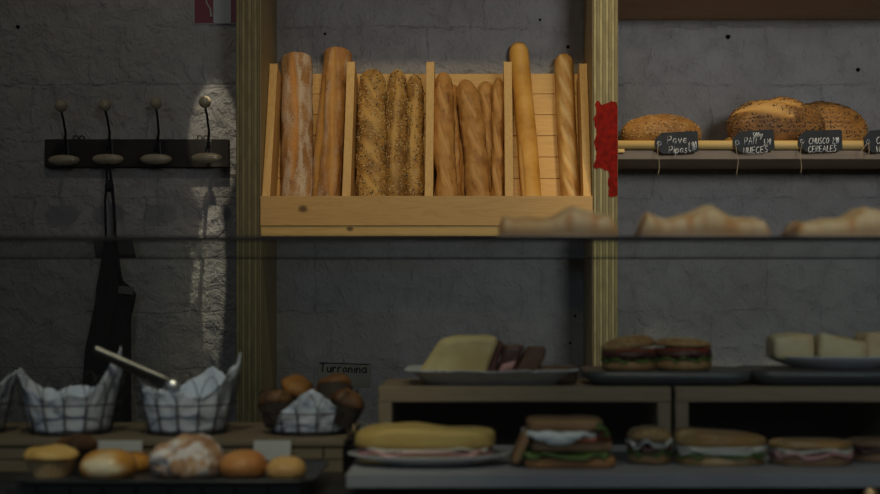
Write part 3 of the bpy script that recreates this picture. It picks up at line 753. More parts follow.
# trays
def tray(bm, w, d, h, fl=.012, th=.0025, r=.02):
    "rounded rectangular tray with flared sides, open on top"
    def ring(ww, dd, z, rr):
        pts = []
        for (sx, sy, a0) in ((1, 1, 0), (-1, 1, pi/2), (-1, -1, pi), (1, -1, 3*pi/2)):
            for k in range(7):
                a = a0+pi/2*k/6; pts.append(bm.verts.new((sx*(ww/2-rr)+rr*cos(a), sy*(dd/2-rr)+rr*sin(a), z)))
        return pts
    rings = [ring(w-2*fl, d-2*fl, 0, r), ring(w, d, h, r+fl*.5), ring(w+.006, d+.006, h+.0005, r+fl*.5), ring(w+.006, d+.006, h-th*.6, r+fl*.5), ring(w-th, d-th, h-th*.7, r+fl*.5), ring(w-2*fl-th, d-2*fl-th, th, r)]
    rings = [rings[0], rings[3], rings[2], rings[1], rings[5]]
    for A, B in zip(rings, rings[1:]):
        n = len(A)
        for k in range(n): bm.faces.new((A[k], A[(k+1) % n], B[(k+1) % n], B[k]))
    bm.faces.new(rings[0][::-1]); bm.faces.new(rings[-1])
def mk_tray(name, x0, x1, Yc, dep, z, h, mat, label, cat='tray', fl=.012, th=.0025):
    Yf = Yc-dep/2; w = PX(x1, Yf)-PX(x0, Yf); b = NB(); tray(b, w, dep, h, fl, th)
    return tag(obj(name, b, mat, None, (PX((x0+x1)/2, Yf), Yc, z)), label, cat)
mk_tray('serving_tray', 12, 311, 1.64, .19, DZ+.0148, .008, M['tray'], 'long dark tray of buns at the lower left of the display case', fl=.008)
BZ = DZ+.0148+.0027
b = NB(); x = PX(4, 1.55)
for k in range(9):
    xe = x+.0385; add_box(b, x, xe-.0022, 1.552, 1.725, DZ+.0003, DZ+.0145, bev=.0008); x = xe
tag(obj('black_board', b, M['deck'], None, smooth=False), 'black slatted board under the long tray of buns', 'board')
BTZ = BT+.0004
mk_tray('serving_tray', 590, 752, 1.935, .15, BTZ, .020, M['tray_grey'], 'dark grey tray under the two filled buns on the wooden boxes', fl=.014, th=.018)
mk_tray('serving_tray', 757, 925, 1.935, .15, BTZ, .021, M['tray_grey'], 'dark grey tray under the white plate at the right', fl=.014, th=.017)

# plates
def plate_bm(r, h, sx=1, sy=1, fl=.0035):
    b = NB(); add_lathe(b, [(0, 0), (r*.55, 0), (r*.6, .001), (r*.85, h*.55), (r, h-.001), (r*1.005, h), (r*.99, h+.0008), (r*.86, max(h*.55+.003, fl+.001)), (r*.6, fl+.0003), (0, fl)], 64, sx=sx, sy=sy); return b
tag(obj('oval_plate', plate_bm(.101, .014, 1, .62), M['plate'], None, (PX(429, 1.65), 1.655, SLT+.0003)), 'white oval plate under the long yellow ham sandwich', 'plate')
tag(obj('serving_plate', plate_bm(.106, .019, 1.0, .72, .0145), M['plate'], None, (PX(838, 1.93), 1.935, BTZ+.0213)), 'white plate of pale cheesy slices resting on the right dark tray', 'plate')
# pleated paper tray
b = NB(); rings = []; n = 160
def ptray(w, d, z, rr, amp):
    pts = []
    for k in range(n):
        a = 2*pi*k/n; c_, s_ = cos(a), sin(a); e = .28
        x = w/2*math.copysign(abs(c_)**e, c_); y = d/2*math.copysign(abs(s_)**e, s_)
        q = 1+amp*(1 if k % 2 else -1); pts.append(b.verts.new((x*q, y*q, z+(.0012*(1 if k % 2 else -1) if amp and z > .01 else 0))))
    return pts
rings = [ptray(.185, .10, 0, 0, 0), ptray(.225, .135, .019, 0, .008), ptray(.248, .150, .0205, 0, .008), ptray(.244, .148, .0215, 0, .008), ptray(.222, .132, .0205, 0, .008), ptray(.183, .098, .0015, 0, 0)]
for A, B in zip(rings, rings[1:]):
    for k in range(n): b.faces.new((A[k], A[(k+1) % n], B[(k+1) % n], B[k]))
b.faces.new(rings[0][::-1]); b.faces.new(rings[-1])
tag(obj('paper_tray', b, M['paper_dim'], None, (PX(491, 1.93), 1.935, BTZ)), 'pale pleated paper tray on the left wooden box', 'tray')

# ------------------------------------------------------------------ food builders
def slice_bm(w, d, h, seed=0, bulge=.08, rough=.03, wedge=0.0, lump=0.0, n=26, r=.2, topf=None):
    "bread slice / slab: rounded box grid with uneven top; base at z = 0"
    b = NB(); ly = b.verts.layers.float.new('score'); rings = []
    prof = [(0.0, 0), (.55, 0), (.92, 0), (.99, .12), (1.0, .3), (1.0, .65), (.985, .85), (.93, .97), (.75, 1.0), (.4, 1.0), (.0, 1.0)]
    for (rr, zz) in prof:
        ring = []
        for k in range(n*2):
            a = pi*k/n; c_, s_ = cos(a), sin(a); e = r*1.6+.1
            x = w/2*math.copysign(abs(c_)**e, c_)*rr; y = d/2*math.copysign(abs(s_)**e, s_)*rr
            p = Vector((x, y, zz*h))
            q = 1+rough*nz(p, 40, seed)
            top = h*(1+lump*nz((x, y, 0), 25, seed+3)) + wedge*x + (topf(x/w*2, y/d*2)*h if topf else 0)
            v = b.verts.new((x*q, y*q, zz*top)); v[ly] = max(0, min(1, .3+nz(p, 30, seed+7)))*.5 if zz > .8 else 0
            ring.append(v)
        rings.append(ring)
    for A, B in zip(rings, rings[1:]):
        m = len(A)
        for k in range(m): b.faces.new((A[k], A[(k+1) % m], B[(k+1) % m], B[k]))
    bmesh.ops.remove_doubles(b, verts=b.verts[:], dist=1e-6)
    return b
def ruffle_bm(rx, ry, th=.002, amp=.003, waves=9, seed=0, droop=0.0, sq=1.0):
    "thin leaf or slice with a wavy rim"
    b = NB(); n = 72; rings = []
    for side in (1, -1):
        fr = [(0, .0), (.35, .1), (.65, .35), (.85, .7), (1.0, 1.0)]
        if side < 0: fr = fr[::-1]
        for (q, wv) in fr:
            ring = []
            for k in range(n):
                a = 2*pi*k/n; c_, s_ = cos(a), sin(a)
                e = sq; rr = 1+.06*nz((c_*2, s_*2, seed), 1.3, seed)
                x = rx*math.copysign(abs(c_)**e, c_)*q*rr; y = ry*math.copysign(abs(s_)**e, s_)*q*rr
                z = amp*wv*(sin(waves*a+seed)+.5*sin(waves*1.7*a+2*seed))-droop*q**3
                ring.append(b.verts.new((x, y, z+(th if side > 0 else 0))))
            rings.append(ring)
    for A, B in zip(rings, rings[1:]):
        for k in range(n): b.faces.new((A[k], A[(k+1) % n], B[(k+1) % n], B[k]))
    bmesh.ops.remove_doubles(b, verts=b.verts[:], dist=1e-6)
    return b
def part(name, bm, mat, parent, x=0, y=0, z=0, rz=0, ry=0, rx=0):
    o = obj(name, bm, mat, parent, (x, y, z)); o.rotation_euler = (rx, ry, rz); return o

# long yellow ham sandwich on oval plate
t_ = thing('ham_sandwich', 'long yellow focaccia sandwich with pink ham on the white oval plate', 'sandwich', (PX(425, 1.655), 1.655, SLT+.0042))
part('bottom_bread', slice_bm(.165, .075, .012, 3, r=.3), M['focaccia'], t_)
part('ham', ruffle_bm(.084, .043, .0035, .0022, 8, 1, .001, .6), M['ham'], t_, 0, -.001, .0115)
part('cheese', ruffle_bm(.081, .041, .0025, .0015, 6, 3, .0, .55), M['cheese'], t_, .002, 0, .0155)
part('top_bread', slice_bm(.172, .082, .024, 5, r=.34, lump=.15, topf=lambda x, y: .22*math.exp(-((x+.25)/.38)**2)-.12*abs(x)**4-.10*y*y), M['focaccia'], t_, 0, 0, .0175)
# club sandwich
t_ = thing('club_sandwich', 'stacked toasted sandwich with white cream dripping out and lettuce, on the grey slab', 'sandwich', (PX(567, 1.64), 1.648, SLT+.0003))
part('bread_slice', slice_bm(.112, .085, .013, 11, r=.12), M['toast_o'], t_, .002)
part('lettuce', ruffle_bm(.056, .045, .003, .003, 11, 2, .001, .4), M['lettuce'], t_, -.004, -.002, .0145)
part('bread_slice', slice_bm(.100, .080, .012, 12, r=.12), M['toast'], t_, .004, .004, .0195)
part('tomato', ruffle_bm(.048, .042, .003, .001, 5, 6, 0, .6), M['tomato'], t_, .006, 0, .0325)
part('cream', ruffle_bm(.046, .044, .006, .002, 5, 7, .0, .7), M['cream'], t_, -.010, -.003, .0365)
b = NB()
for (cx_, cz_, rx_, rz_) in ((0, 0, .021, .008), (-.014, .003, .018, .007), (.012, .003, .016, .006)):
    bmesh.ops.create_uvsphere(b, u_segments=20, v_segments=12, radius=1, matrix=Matrix.Translation((cx_, 0, cz_)) @ Matrix.Diagonal((rx_, .006, rz_, 1)))
part('cream_drip', b, M['cream'], t_, -.012, -.043, .036)
part('bread_slice', slice_bm(.092, .080, .013, 13, r=.14, lump=.08), M['toast'], t_, -.003, .004, .0445)
part('lettuce_leaf', ruffle_bm(.012, .03, .002, .003, 5, 3, .004, .8), M['lettuce'], t_, .043, -.02, .047, 0, .9)
part('bread_slice', slice_bm(.045, .07, .010, 14, r=.14), M['toast'], t_, -.052, .0, .0215, ry=-1.15)
# burger-type bun at 628-672
def bun_sand(name, px0, px1, ytop, Y, zbase, label, topm, seed, fill, rz=0, sy=1.0, hb=.013, tilt=0.0, cat='sandwich', group=None, seeds=True, flatk=1.0):
    w = PX(px1, Y)-PX(px0, Y); H = PZ(ytop, Y-.5*w*0)-zbase
    t = thing(name, label, cat, (PX((px0+px1)/2, Y), Y, zbase), rz, group)
    R = w/2*.96
    prb = [(0, 0), (R*.8, 0), (R*.96, .003), (R, hb*.55), (R*.95, hb), (0, hb)]
    fn = lambda q, a, r: Vector((q.x*(1+.04*nz((cos(a), sin(a), seed), 2)), q.y, q.z+.001*nz(q, 60, seed)))
    b = NB(); b.verts.layers.float.new('score'); add_lathe(b, prb, 40, sx=1, sy=sy, fn=fn); part('bottom_bun', b, topm, t)
    z = hb
    for (nm, mk, mul, th, amp, wv) in fill:
        part(nm, ruffle_bm(R*mul, R*mul*sy, th, amp, wv, seed+len(nm), .001), M[mk], t, 0, -.001, z+.0005); z += th+amp*.35
    hT = max(H-z, .010)
    hT = min(hT, .0205) if seeds else hT
    prt = [(0, 0), (R*.93, 0), (R*1.0, hT*.15)]+[(R*1.0*cos(q*pi/2)**.75 if q < 1 else 0, hT*(.2+.8*sin(q*pi/2))) for q in [i/9 for i in range(1, 10)]]
    prt[-1] = (0, hT)
    b = NB(); b.verts.layers.float.new('score'); add_lathe(b, prt, 40, sx=1, sy=sy, fn=fn); tb = part('top_bun', b, topm, t, 0, 0, z, ry=tilt)
    if seeds: add_seeds(tb, 160, .0016, [M['s_pale']], tb, name='sesame', zmin=.35, seed=seed)
    return t
FB = [('lettuce', 'lettuce', 1.0, .003, .003, 9), ('patty', 'meat', .99, .010, .001, 5), ('tomato', 'tomato', .95, .002, .001, 4)]
FD = [('lettuce', 'lettuce', 1.02, .003, .003, 9), ('meat', 'meat', 1.0, .006, .003, 6), ('cheese', 'cheese', 1.03, .0035, .004, 5)]
bun_sand('filled_roll', 626, 673, 426, 1.665, SLT+.0003, 'dark filled bun with white cheese beside the stacked toasted sandwich', M['brownbun'], 61, FD, sy=1.0)
Zt2 = BTZ+.0184
bun_sand('filled_bun', 600, 657, 336, 1.92, Zt2, 'left one of the two filled burger buns on the dark grey tray', M['brownbun'], 71, FB, tilt=-.14, sy=.9, hb=.015)
bun_sand('filled_bun', 652, 713, 338, 1.93, Zt2, 'right one of the two filled burger buns, with a white sauce spot', M['brownbun'], 72, FB+[('white_sauce', 'cream', .6, .0015, .001, 4)], tilt=.03, sy=.9, hb=.016)
# long sandwiches
def long_sand(name, px0, px1, ytop, Y, zbase, label, mt, mbm, seed, fills, ry_=.035, rz=0, cat='sandwich', tilt=0, wedge=0):
    w = (PX(px1, Y)-PX(px0, Y)); H = PZ(ytop, Y)-zbase
    t = thing(name, label, cat, (PX((px0+px1)/2, Y), Y, zbase), rz)
    hb = .012; part('bottom_bread', slice_bm(w*.96, ry_*2, hb, seed, r=.5), mbm, t)
    z = hb
    for (nm, mk, th, amp, wv, mul) in fills:
        part(nm, ruffle_bm(w/2*mul, ry_*mul*1.03, th, amp, wv, seed+len(nm), .001, .6), M[mk], t, 0, -.001, z); z += th+amp*.3
    part('top_bread', slice_bm(w, ry_*2.05, H-z, seed+2, r=.5, lump=.1, topf=lambda x, y: -.25*x**4-.12*y*y-wedge*x), mt, t, 0, 0, z, ry=tilt)
    return t
long_sand('ciabatta_sandwich', 674, 765, 430, 1.66, SLT+.0003, 'long ciabatta sandwich with white cheese, between the dark bun and the flat sandwich', M['ciabatta'], M['ciabatta'], 81, [('lettuce', 'lettuce', .003, .003, 10, .98), ('cheese', 'cheese', .004, .0015, 5, .98), ('cheese', 'cheese', .003, .001, 7, 1.0)], wedge=.25)
long_sand('flat_sandwich', 769, 851, 439, 1.66, SLT+.0003, 'flat pale sandwich with pink filling, second from the right on the grey slab', M['ciabatta'], M['toast'], 84, [('ham', 'ham', .004, .003, 8, 1.0), ('cheese', 'cheese', .003, .002, 5, .97)], wedge=-.0)
long_sand('dark_sandwich', 846, 925, 438, 1.70, SLT+.0003, 'dark brown sandwich cut off by the right edge on the grey slab', M['toast'], M['toast'], 87, [('meat', 'meat', .006, .002, 8, 1.0)])

# on the paper tray: a big pale yellow slab sandwich, dark slices
ZP = BTZ+.0018
def lean(name, w, d, h, px, Y, z, ry, mat, label, seed, cat='sandwich', rz=0, fill=None, **kw):
    t = thing(name, label, cat, (PX(px, Y), Y, z), rz)
    m = Matrix.Rotation(ry, 4, 'Y')
    def pp(nm, b, mt, zz, dx=0):
        o = obj(nm, b, mt, t); o.matrix_local = m @ Matrix.Translation((dx, 0, zz)); return o
    z0 = 0
    pp('bottom_slice', slice_bm(w, d, h*.4, seed, **kw), mat, 0)
    if fill:
        pp(fill[0], ruffle_bm(w/2*.97, d/2*.98, h*.14, .0015, 7, seed, 0, .5), M[fill[0] if fill[0] in M else fill[1]], h*.42)
    pp('top_slice', slice_bm(w, d, h*.4, seed+1, **kw), mat, h*.6)
    return t
# pale yellow bread standing tilted: build explicit wedge block
t_ = thing('yellow_sandwich', 'pale yellow bread sandwich leaning at the left of the paper tray', 'sandwich', (PX(459, 1.92), 1.925, ZP))
def shear_block(name, ol, y0, y1, mat, parent, seed, bev=.003):
    b = NB(); ly = b.verts.layers.float.new('score'); add_prism(b, ol, y0, y1)
    bmesh.ops.bevel(b, geom=b.edges[:], offset=bev, segments=3, affect='EDGES')
    bmesh.ops.triangulate(b, faces=[f for f in b.faces if len(f.verts) > 4])
    for _ in range(3): bmesh.ops.subdivide_edges(b, edges=[e for e in b.edges if e.calc_length() > .008], cuts=1, use_grid_fill=True)
    for v in b.verts: v.co += Vector((nz(v.co, 45, seed), nz(v.co, 45, seed+3), nz(v.co, 45, seed+6)))*.0022
    return obj(name, b, mat, parent)
s_ = 1.92/F
def rel(px, py, cx=459): return ((px-cx)*s_, PZ(py, 1.89)-ZP)
shear_block('bread_slab', [rel(416, 376), rel(441, 341), rel(456, 336), rel(494, 336), rel(497, 340), rel(485, 377)], -.036, .036, M['omelette'], t_, 1)
shear_block('filling', [rel(486, 378), rel(498, 341), rel(503, 343), rel(493, 378)], -.032, .03, M['meat'], t_, 2, .0015)
t_ = thing('rye_sandwich', 'dark rye bread sandwich with cured meat in the middle of the paper tray', 'sandwich', (PX(518, 1.92), 1.93, ZP))
def rel2(px, py): return rel(px, py, 518)
shear_block('cured_meat', [rel2(495, 378), rel2(504, 346), rel2(524, 346), rel2(512, 378)], -.034, .03, M['meat'], t_, 3, .0015)
shear_block('cheese', [rel2(497, 374), rel2(501, 364), rel2(515, 361), rel2(511, 371)], -.038, -.03, M['ham'], t_, 4, .001)
shear_block('bread_slice', [rel2(512, 378), rel2(526, 349), rel2(546, 348), rel2(544, 356), rel2(535, 378)], -.036, .032, M['rye'], t_, 5, .002)
b = slice_bm(.062, .062, .022, 9, r=.3, lump=.15)
o = part('dark_bread', b, M['rye'], None, PX(556, 1.92), 1.925, ZP+.001); tag(o, 'small dark bread piece at the right end of the paper tray', 'bread'); o.name = 'rye_bread'
# cheesy slices on the white plate
for (x0, x1, yt, Y, dz, lab, sd) in ((769, 810, 334, 1.925, 0, 'pale cheesy slice at the left of the white plate', 1), (813, 862, 338, 1.925, 0, 'longer pale cheesy slice in the middle of the white plate', 2), (858, 905, 333, 1.945, 0, 'orange-edged cheesy slice at the right end of the white plate', 3)):
    zz = BTZ+.0213+.0150; w = PX(x1, Y)-PX(x0, Y); H = PZ(yt, Y)-zz
    o = part('cheesy_slice', slice_bm(w, .07, H, sd*5, r=.12, lump=.25, rough=.06, topf=lambda x, y: -.18*x if sd == 2 else 0), M['pale_pastry'], None, PX((x0+x1)/2, Y), Y, zz)
    tag(o, lab, 'pastry', 'cheesy slices on the white plate')

# pastries on the top glass
def folded(w, d, h, seed, topf):
    "folded flaky slice: wavy draped sheet with layered edge"
    b = NB(); ly = b.verts.layers.float.new('score'); nx, ny = 60, 18; top = []; bot = []
    for i in range(nx+1):
        x = -1+2*i/nx; rt = []; rb = []
        for j in range(ny+1):
            y = -1+2*j/ny; hh_ = h*topf(x)*(1-.35*abs(y)**3)*(1-.55*max(0, abs(x)-.93)/.07)+.0018*nz((x*3, y*2, seed), 2.2)+.0012*nz((x*9, y*5, seed), 2)
            ex = w/2*(x+.012*nz((y*3, x, seed), 2))
            v = b.verts.new((ex, d/2*y, max(hh_, .004))); v[ly] = max(0, min(1, nz((x*4, y*3, seed), 1.4)*1.8+(.9 if abs(x) > .9 else 0))); rt.append(v)
            u = b.verts.new((ex, d/2*y, 0)); u[ly] = .6; rb.append(u)
        top.append(rt); bot.append(rb)
    for G in (top, bot):
        for A, B in zip(G, G[1:]):
            for j in range(ny): b.faces.new((A[j], A[j+1], B[j+1], B[j]))
    for i in range(nx):
        for j in (0, ny): b.faces.new((top[i][j], top[i+1][j], bot[i+1][j], bot[i][j]))
    for j in range(ny):
        for i in (0, nx): b.faces.new((top[i][j], top[i][j+1], bot[i][j+1], bot[i][j]))
    return b
for (x0, x1, lab, sd, fn) in (
    (499, 614, 'flaky pastry slice on the counter top in front of the bread crate', 1, lambda x: .62+.10*sin(x*9)*.4+.38*math.exp(-((x-.35)/.42)**2)+.14*math.exp(-((x+.9)/.12)**2)),
    (639, 762, 'flaky pastry slice, middle one of the three on the counter top', 2, lambda x: .62+.42*math.exp(-((x-.05)/.33)**2)+.20*math.exp(-((x+.86)/.14)**2)+.03*sin(x*11)),
    (790, 905, 'flaky pastry slice on the counter top, cut off by the right edge', 3, lambda x: .55+.45*math.exp(-((x-.35)/.5)**2)+.05*sin(x*10))):
    Y = 1.56; w = PX(x1, Y)-PX(x0, Y); H = .0345
    o = part('pastry_slice', folded(w, .085, H, sd*3.3, fn), M['pastry'], None, PX((x0+x1)/2, Y), Y, ZG1+.0012)
    tag(o, lab, 'pastry', 'pastry slices on the counter top')
    b = NB(); add_box(b, -w/2-.006, w/2+.006, -.048, .048, 0, .0007)
    o = part('paper_sheet', b, M['paper'], None, PX((x0+x1)/2, Y), Y, ZG1+.0002)
    tag(o, {1: 'thin white paper under the pastry slice in front of the bread crate', 2: 'thin white paper under the middle pastry slice', 3: 'thin white paper under the pastry slice at the right edge'}[sd], 'paper', 'papers under the pastry slices')

# ------------------------------------------------------------------ buns on the left tray
def muffin(name, label, x, Y, z, r, H, topm, casem, seed, cat='muffin', group=None, tilt=(0, 0)):
    t = thing(name, label, cat, (x, Y, z), 0, group); t.rotation_euler = (tilt[0], tilt[1], seed)
    hc = H*.6; b = NB(); n = 72
    add_lathe(b, [(0, 0), (r*.70, 0), (r*.72, .001), (r*.95, hc), (r*.9, hc), (0, hc*.9)], n, fn=lambda q, a, rr: Vector((q.x*(1+.025*sin(24*a)), q.y*(1+.025*sin(24*a)), q.z)))
    obj('paper_case', b, casem, t, smooth=False)
    pr = [(r*.88, hc*.93), (r*1.0, hc*1.0), (r*1.04, hc*1.1)]+[(r*1.02*cos(q*pi/2)**.8 if q < 1 else 0, hc*1.1+(H-hc*1.1)*sin(q*pi/2)) for q in [i/8 for i in range(1, 9)]]
    b = NB(); b.verts.layers.float.new('score'); add_lathe(b, pr, 48, fn=lambda q, a, rr: q*(1+.10*nz(q, 55, seed)))
    obj('muffin_top', b, topm, t); return t
Yb_ = 1.615
muffin('muffin', 'pale yellow muffin in a pleated paper case at the left end of the tray', PX(48, Yb_), Yb_+.01, BZ, .031, PZ(447, Yb_)-BZ, M['muffin'], M['case_paper'], 1)
muffin('muffin', 'dark muffin mostly hidden behind the pale yellow muffin on the tray', PX(73, 1.68), 1.69, BZ, .026, .043, M['choc'], M['case_brown'], 2)
def bun(name, px0, px1, ytop, Y, label, mat, seed, ry, scores=(), w=.006, cat='bun', rough=.08, freq=20, rz=0, hh=.003):
    L = PX(px1, Y)-PX(px0, Y); H = PZ(ytop, Y)-BZ
    o = lay(name, loaf(L, ry, H/1.5, scores, flat=.5, ends=(.5, .5), blunt=(.2, .2), seed=seed, w=w, hh=hh, rough=rough, freq=freq, nu=48, nv=40), mat, PX((px0+px1)/2, Y), Y, BZ, rz, label, L, cat)
    return o
bun('glazed_bun', 81, 136, 450, 1.615, 'glossy golden bun with a pale front, second from the left on the tray', M['bun'], 91, .034, [(.22, -1.2, .75, -1.5)], w=.021, hh=.0, rough=.05)
bun('glazed_bun', 112, 152, 452, 1.672, 'smaller glossy golden bun tucked behind the pale-fronted one', M['bun'], 92, .024, [], rough=.06)
bun('sugared_pastry', 150, 223, 438, 1.625, 'large puffy pastry dusted with icing sugar in the middle of the tray', M['sugar'], 93, .045, [(.1, -.9, .5, .9), (.3, -1.2, .9, .2), (.0, .2, .8, 1.3)], w=.005, rough=.34, freq=24, hh=.004)
bun('brown_roll', 220, 267, 451, 1.62, 'reddish brown round roll just right of the sugared pastry', M['bun_red'], 94, .030, rough=.1)
bun('brown_roll', 266, 306, 457, 1.61, 'lighter round roll, rightmost on the tray', M['bun_gold'], 95, .027, rough=.07)

# ------------------------------------------------------------------ wire baskets + liners
def basket(px, Y, zb0, r, label, hgt=.082, seed=0, sx=1.0):
    t = thing('wire_basket', label, 'basket', (px, Y, zb0), seed*.3, 'wire baskets on the riser')
    b = NB(); n = 64
    ring = lambda R, z: [(R*cos(2*pi*k/n), R*sin(2*pi*k/n), z) for k in range(n)]
    add_tube(b, ring(r*.74, .0022), .0012, 6, closed=True); add_tube(b, ring(r*.94, hgt*.52), .0012, 6, closed=True)
    add_tube(b, ring(r*.90, hgt*.30), .0006, 5, closed=True)
    for k in range(-3, 4): 
        xx = k*r*.2; yy = math.sqrt(max((r*.74)**2-xx*xx, 0)); add_tube(b, [(xx, -yy, .002), (xx, yy, .002)], .0009, 5)
    obj('wire_frame', b, M['wire'], t)
    b = NB(); NA = 14
    for k in range(NA):
        a0 = 2*pi*k/NA; wd = 2*pi/NA*1.5; pts = []
        for q in range(17):
            u = q/16; a = a0+wd*(u-.5)*(1-.25*(1-sin(pi*u))); hz_ = sin(pi*u)**.55
            z = .002+(hgt-.002)*hz_; R = r*(.74+.26*(z/hgt)**.8)
            pts.append((R*cos(a), R*sin(a), z))
        add_tube(b, pts, .0007, 5)
    obj('wire_loops', b, M['wire'], t)
    return t
def liner(px, Y, zb0, r, label, corners, low=.05, seed=0, hgt=.082):
    "paper sheet pressed into a basket, its corners (angle, height, reach) poking out"
    b = NB(); NR_, NA = 26, 120; rings = []
    for i in range(NR_+1):
        q = i/NR_; ring = []
        for k in range(NA):
            a = 2*pi*k/NA; top = low+.006*sin(a*5+seed); out = 0
            for (ca, chh, reach) in corners:
                dd = abs((a-ca+pi) % (2*pi)-pi); g = max(0, 1-dd/.95)**1.1
                if chh-low > 0: top = max(top, low+(chh-low)*g)
                out = max(out, reach*g)
            if q < .35: z = .004; R = r*.68*q/.35
            else:
                u = (q-.35)/.65; z = .004+top*u; R = r*(.68+.20*min(z/hgt, 1.0)**.8)+out*u**2
            cr = 1+.012*sin(a*13+seed)*min(1, q*1.5)+.07*nz((cos(a)*3, sin(a)*3, q*3+seed), 1.5)*q
            ring.append(b.verts.new((R*cr*cos(a), R*cr*sin(a), max(z+.004*nz((cos(a)*4, sin(a)*4, q*5+seed), 1.7)*q, .0035))))
        rings.append(ring)
    for A, B in zip(rings, rings[1:]):
        for k in range(NA): b.faces.new((A[k], A[(k+1) % NA], B[(k+1) % NA], B[k]))
    bmesh.ops.remove_doubles(b, verts=b.verts[:], dist=1e-6)
    o = obj('paper_liner', b, M['paper'], None, (px, Y, zb0)); tag(o, label, 'paper', 'crumpled paper liners in the baskets')
    md = o.modifiers.new('thick', 'SOLIDIFY'); md.thickness = .0008
    return o
Yk = 1.885; zk = RT+.0003
kx = [PX(-34, Yk), PX(71, Yk), PX(187, Yk), PX(309, Yk)]
basket(kx[0], Yk, zk, .068, 'wire basket cut off by the left edge', seed=1)
liner(kx[0], Yk, zk, .068, 'crumpled white paper lining the basket cut off by the left edge', [(0.0, .085, .01), (1.7, .08, .0), (3.3, .09, .0), (4.9, .06, .0)], .05, 1)
basket(kx[1], Yk, zk, .074, 'paper-lined wire basket left of the one under the tongs', seed=2)
liner(kx[1], Yk, zk, .074, 'crumpled white paper with a tall right corner, in the basket above the muffins', [(3.25, .090, .006), (-.05, .118, .008), (1.6, .060, 0)], .050, 2)
basket(kx[2], Yk, zk, .074, 'paper-lined wire basket in front of the streak of light on the wall, tongs over it', seed=3)
liner(kx[2], Yk, zk, .074, 'crumpled white paper with a sharp right corner, in the basket under the tongs', [(3.3, .070, .0), (-.03, .110, .012), (1.2, .088, 0), (4.3, .060, .0)], .050, 3)
basket(kx[3], Yk, zk, .070, 'wire basket heaped with dark muffins, behind the lighter round roll', seed=4, hgt=.06)
liner(kx[3], Yk, zk, .070, 'crumpled white paper peeping through the basket of dark muffins', [(4.9, .062, .0), (3.7, .025, .0), (.6, .04, .0)], .024, 4, hgt=.06)
for (px, dy, dz, r, H, sd, lab, tl) in (
    (281, -.02, .012, .026, .050, 1, 'dark muffin at the left front of the muffin basket', (.15, -.25)), (318, .028, .012, .027, .052, 2, 'dark muffin at the back of the muffin basket', (-.2, .1)),
    (341, -.018, .013, .026, .050, 3, 'dark muffin at the right front of the muffin basket', (.1, .3)),
    (290, .012, .040, .023, .042, 4, 'muffin with an orange-brown crown on top left of the muffin heap', (.45, -.35)), (334, .004, .038, .026, .044, 5, 'muffin with a golden brown crown on top right of the muffin heap', (.4, .4))):
    muffin('chocolate_muffin', lab, PX(px, Yk), Yk+dy, zk+dz, r, H, M['choc'] if sd < 4 else crust('brown_muffin_top%d' % sd, (.16, .065, .015), (.03, .014, .008), (.32, .14, .03), (.3, .13, .03), bump=.6), M['case_brown'], sd+10, group='dark muffins heaped in a basket', tilt=tl)
# tongs lying across the baskets
pa, pb = P(93, 349, 1.84), P(176, 385, 1.845)
tg = thing('serving_tongs', 'steel serving tongs lying across the two paper-lined baskets, tip shining', 'tongs', pb)
dv = (pa-pb)
for s in (0, 1):
    b = NB(); off = Vector((0, .012*s, -.010*s)); ring = []
    L_ = dv.length; ux = dv.normalized(); uy = Vector((0, 1, 0)); uz = ux.cross(uy).normalized()
    def mp(p, off=off, s=s): return ux*p.x+uy*p.y-uz*p.z+off*(1-p.x/L_)*1.0
    NS = 30; A = []
    for i in range(NS+1):
        x = L_*i/NS; hw = .0065 if i > 4 else .0065-.0008*(4-i)
        A.append([b.verts.new(mp(Vector((x, yy*.5, zz)))) for (yy, zz) in ((-.002, -hw), (.002, -hw), (.0005, 0), (.002, hw), (-.002, hw), (-.0035, 0))])
    for q, w_ in zip(A, A[1:]):
        for k in range(6): b.faces.new((q[k], q[(k+1) % 6], w_[(k+1) % 6], w_[k]))
    b.faces.new(A[0][::-1]); b.faces.new(A[-1])
    obj('tong_arm', b, M['steel'], tg)
b = NB(); bmesh.ops.create_uvsphere(b, u_segments=28, v_segments=18, radius=.0115, matrix=Matrix.Diagonal((1, .7, 1, 1)))
obj('round_tip', b, M['steel_bright'], tg, (-.004, -.006, -.002))
# golden tag
b = NB(); add_prism(b, [(-.005, -.004), (-.001, -.004), (.007, .004), (.003, .014), (.001, .013), (.003, .004)], -.0006, .0006)
o = obj('foil_tag', b, M['gold'], None, (PX(350, 1.72), 1.72, 0)); o.location.z = SLT+.0045; o.location.x = PX(352, 1.72)
o.location = (PX(351, 1.86), 1.86, PZ(433, 1.86)); tag(o, 'small folded gold tag standing left of the long yellow sandwich', 'tag')
b = NB(); add_tube(b, [(.0, 0, -.004), (.0, 0, -(PZ(433, 1.86)-SLT)+.001)], .0012, 6); add_lathe(b, [(0, 0), (.008, 0), (.008, .001), (0, .0012)], 20, c=(0, 0, -(PZ(433, 1.86)-SLT)+.0004))
obj('tag_stand', b, M['wire'], o)

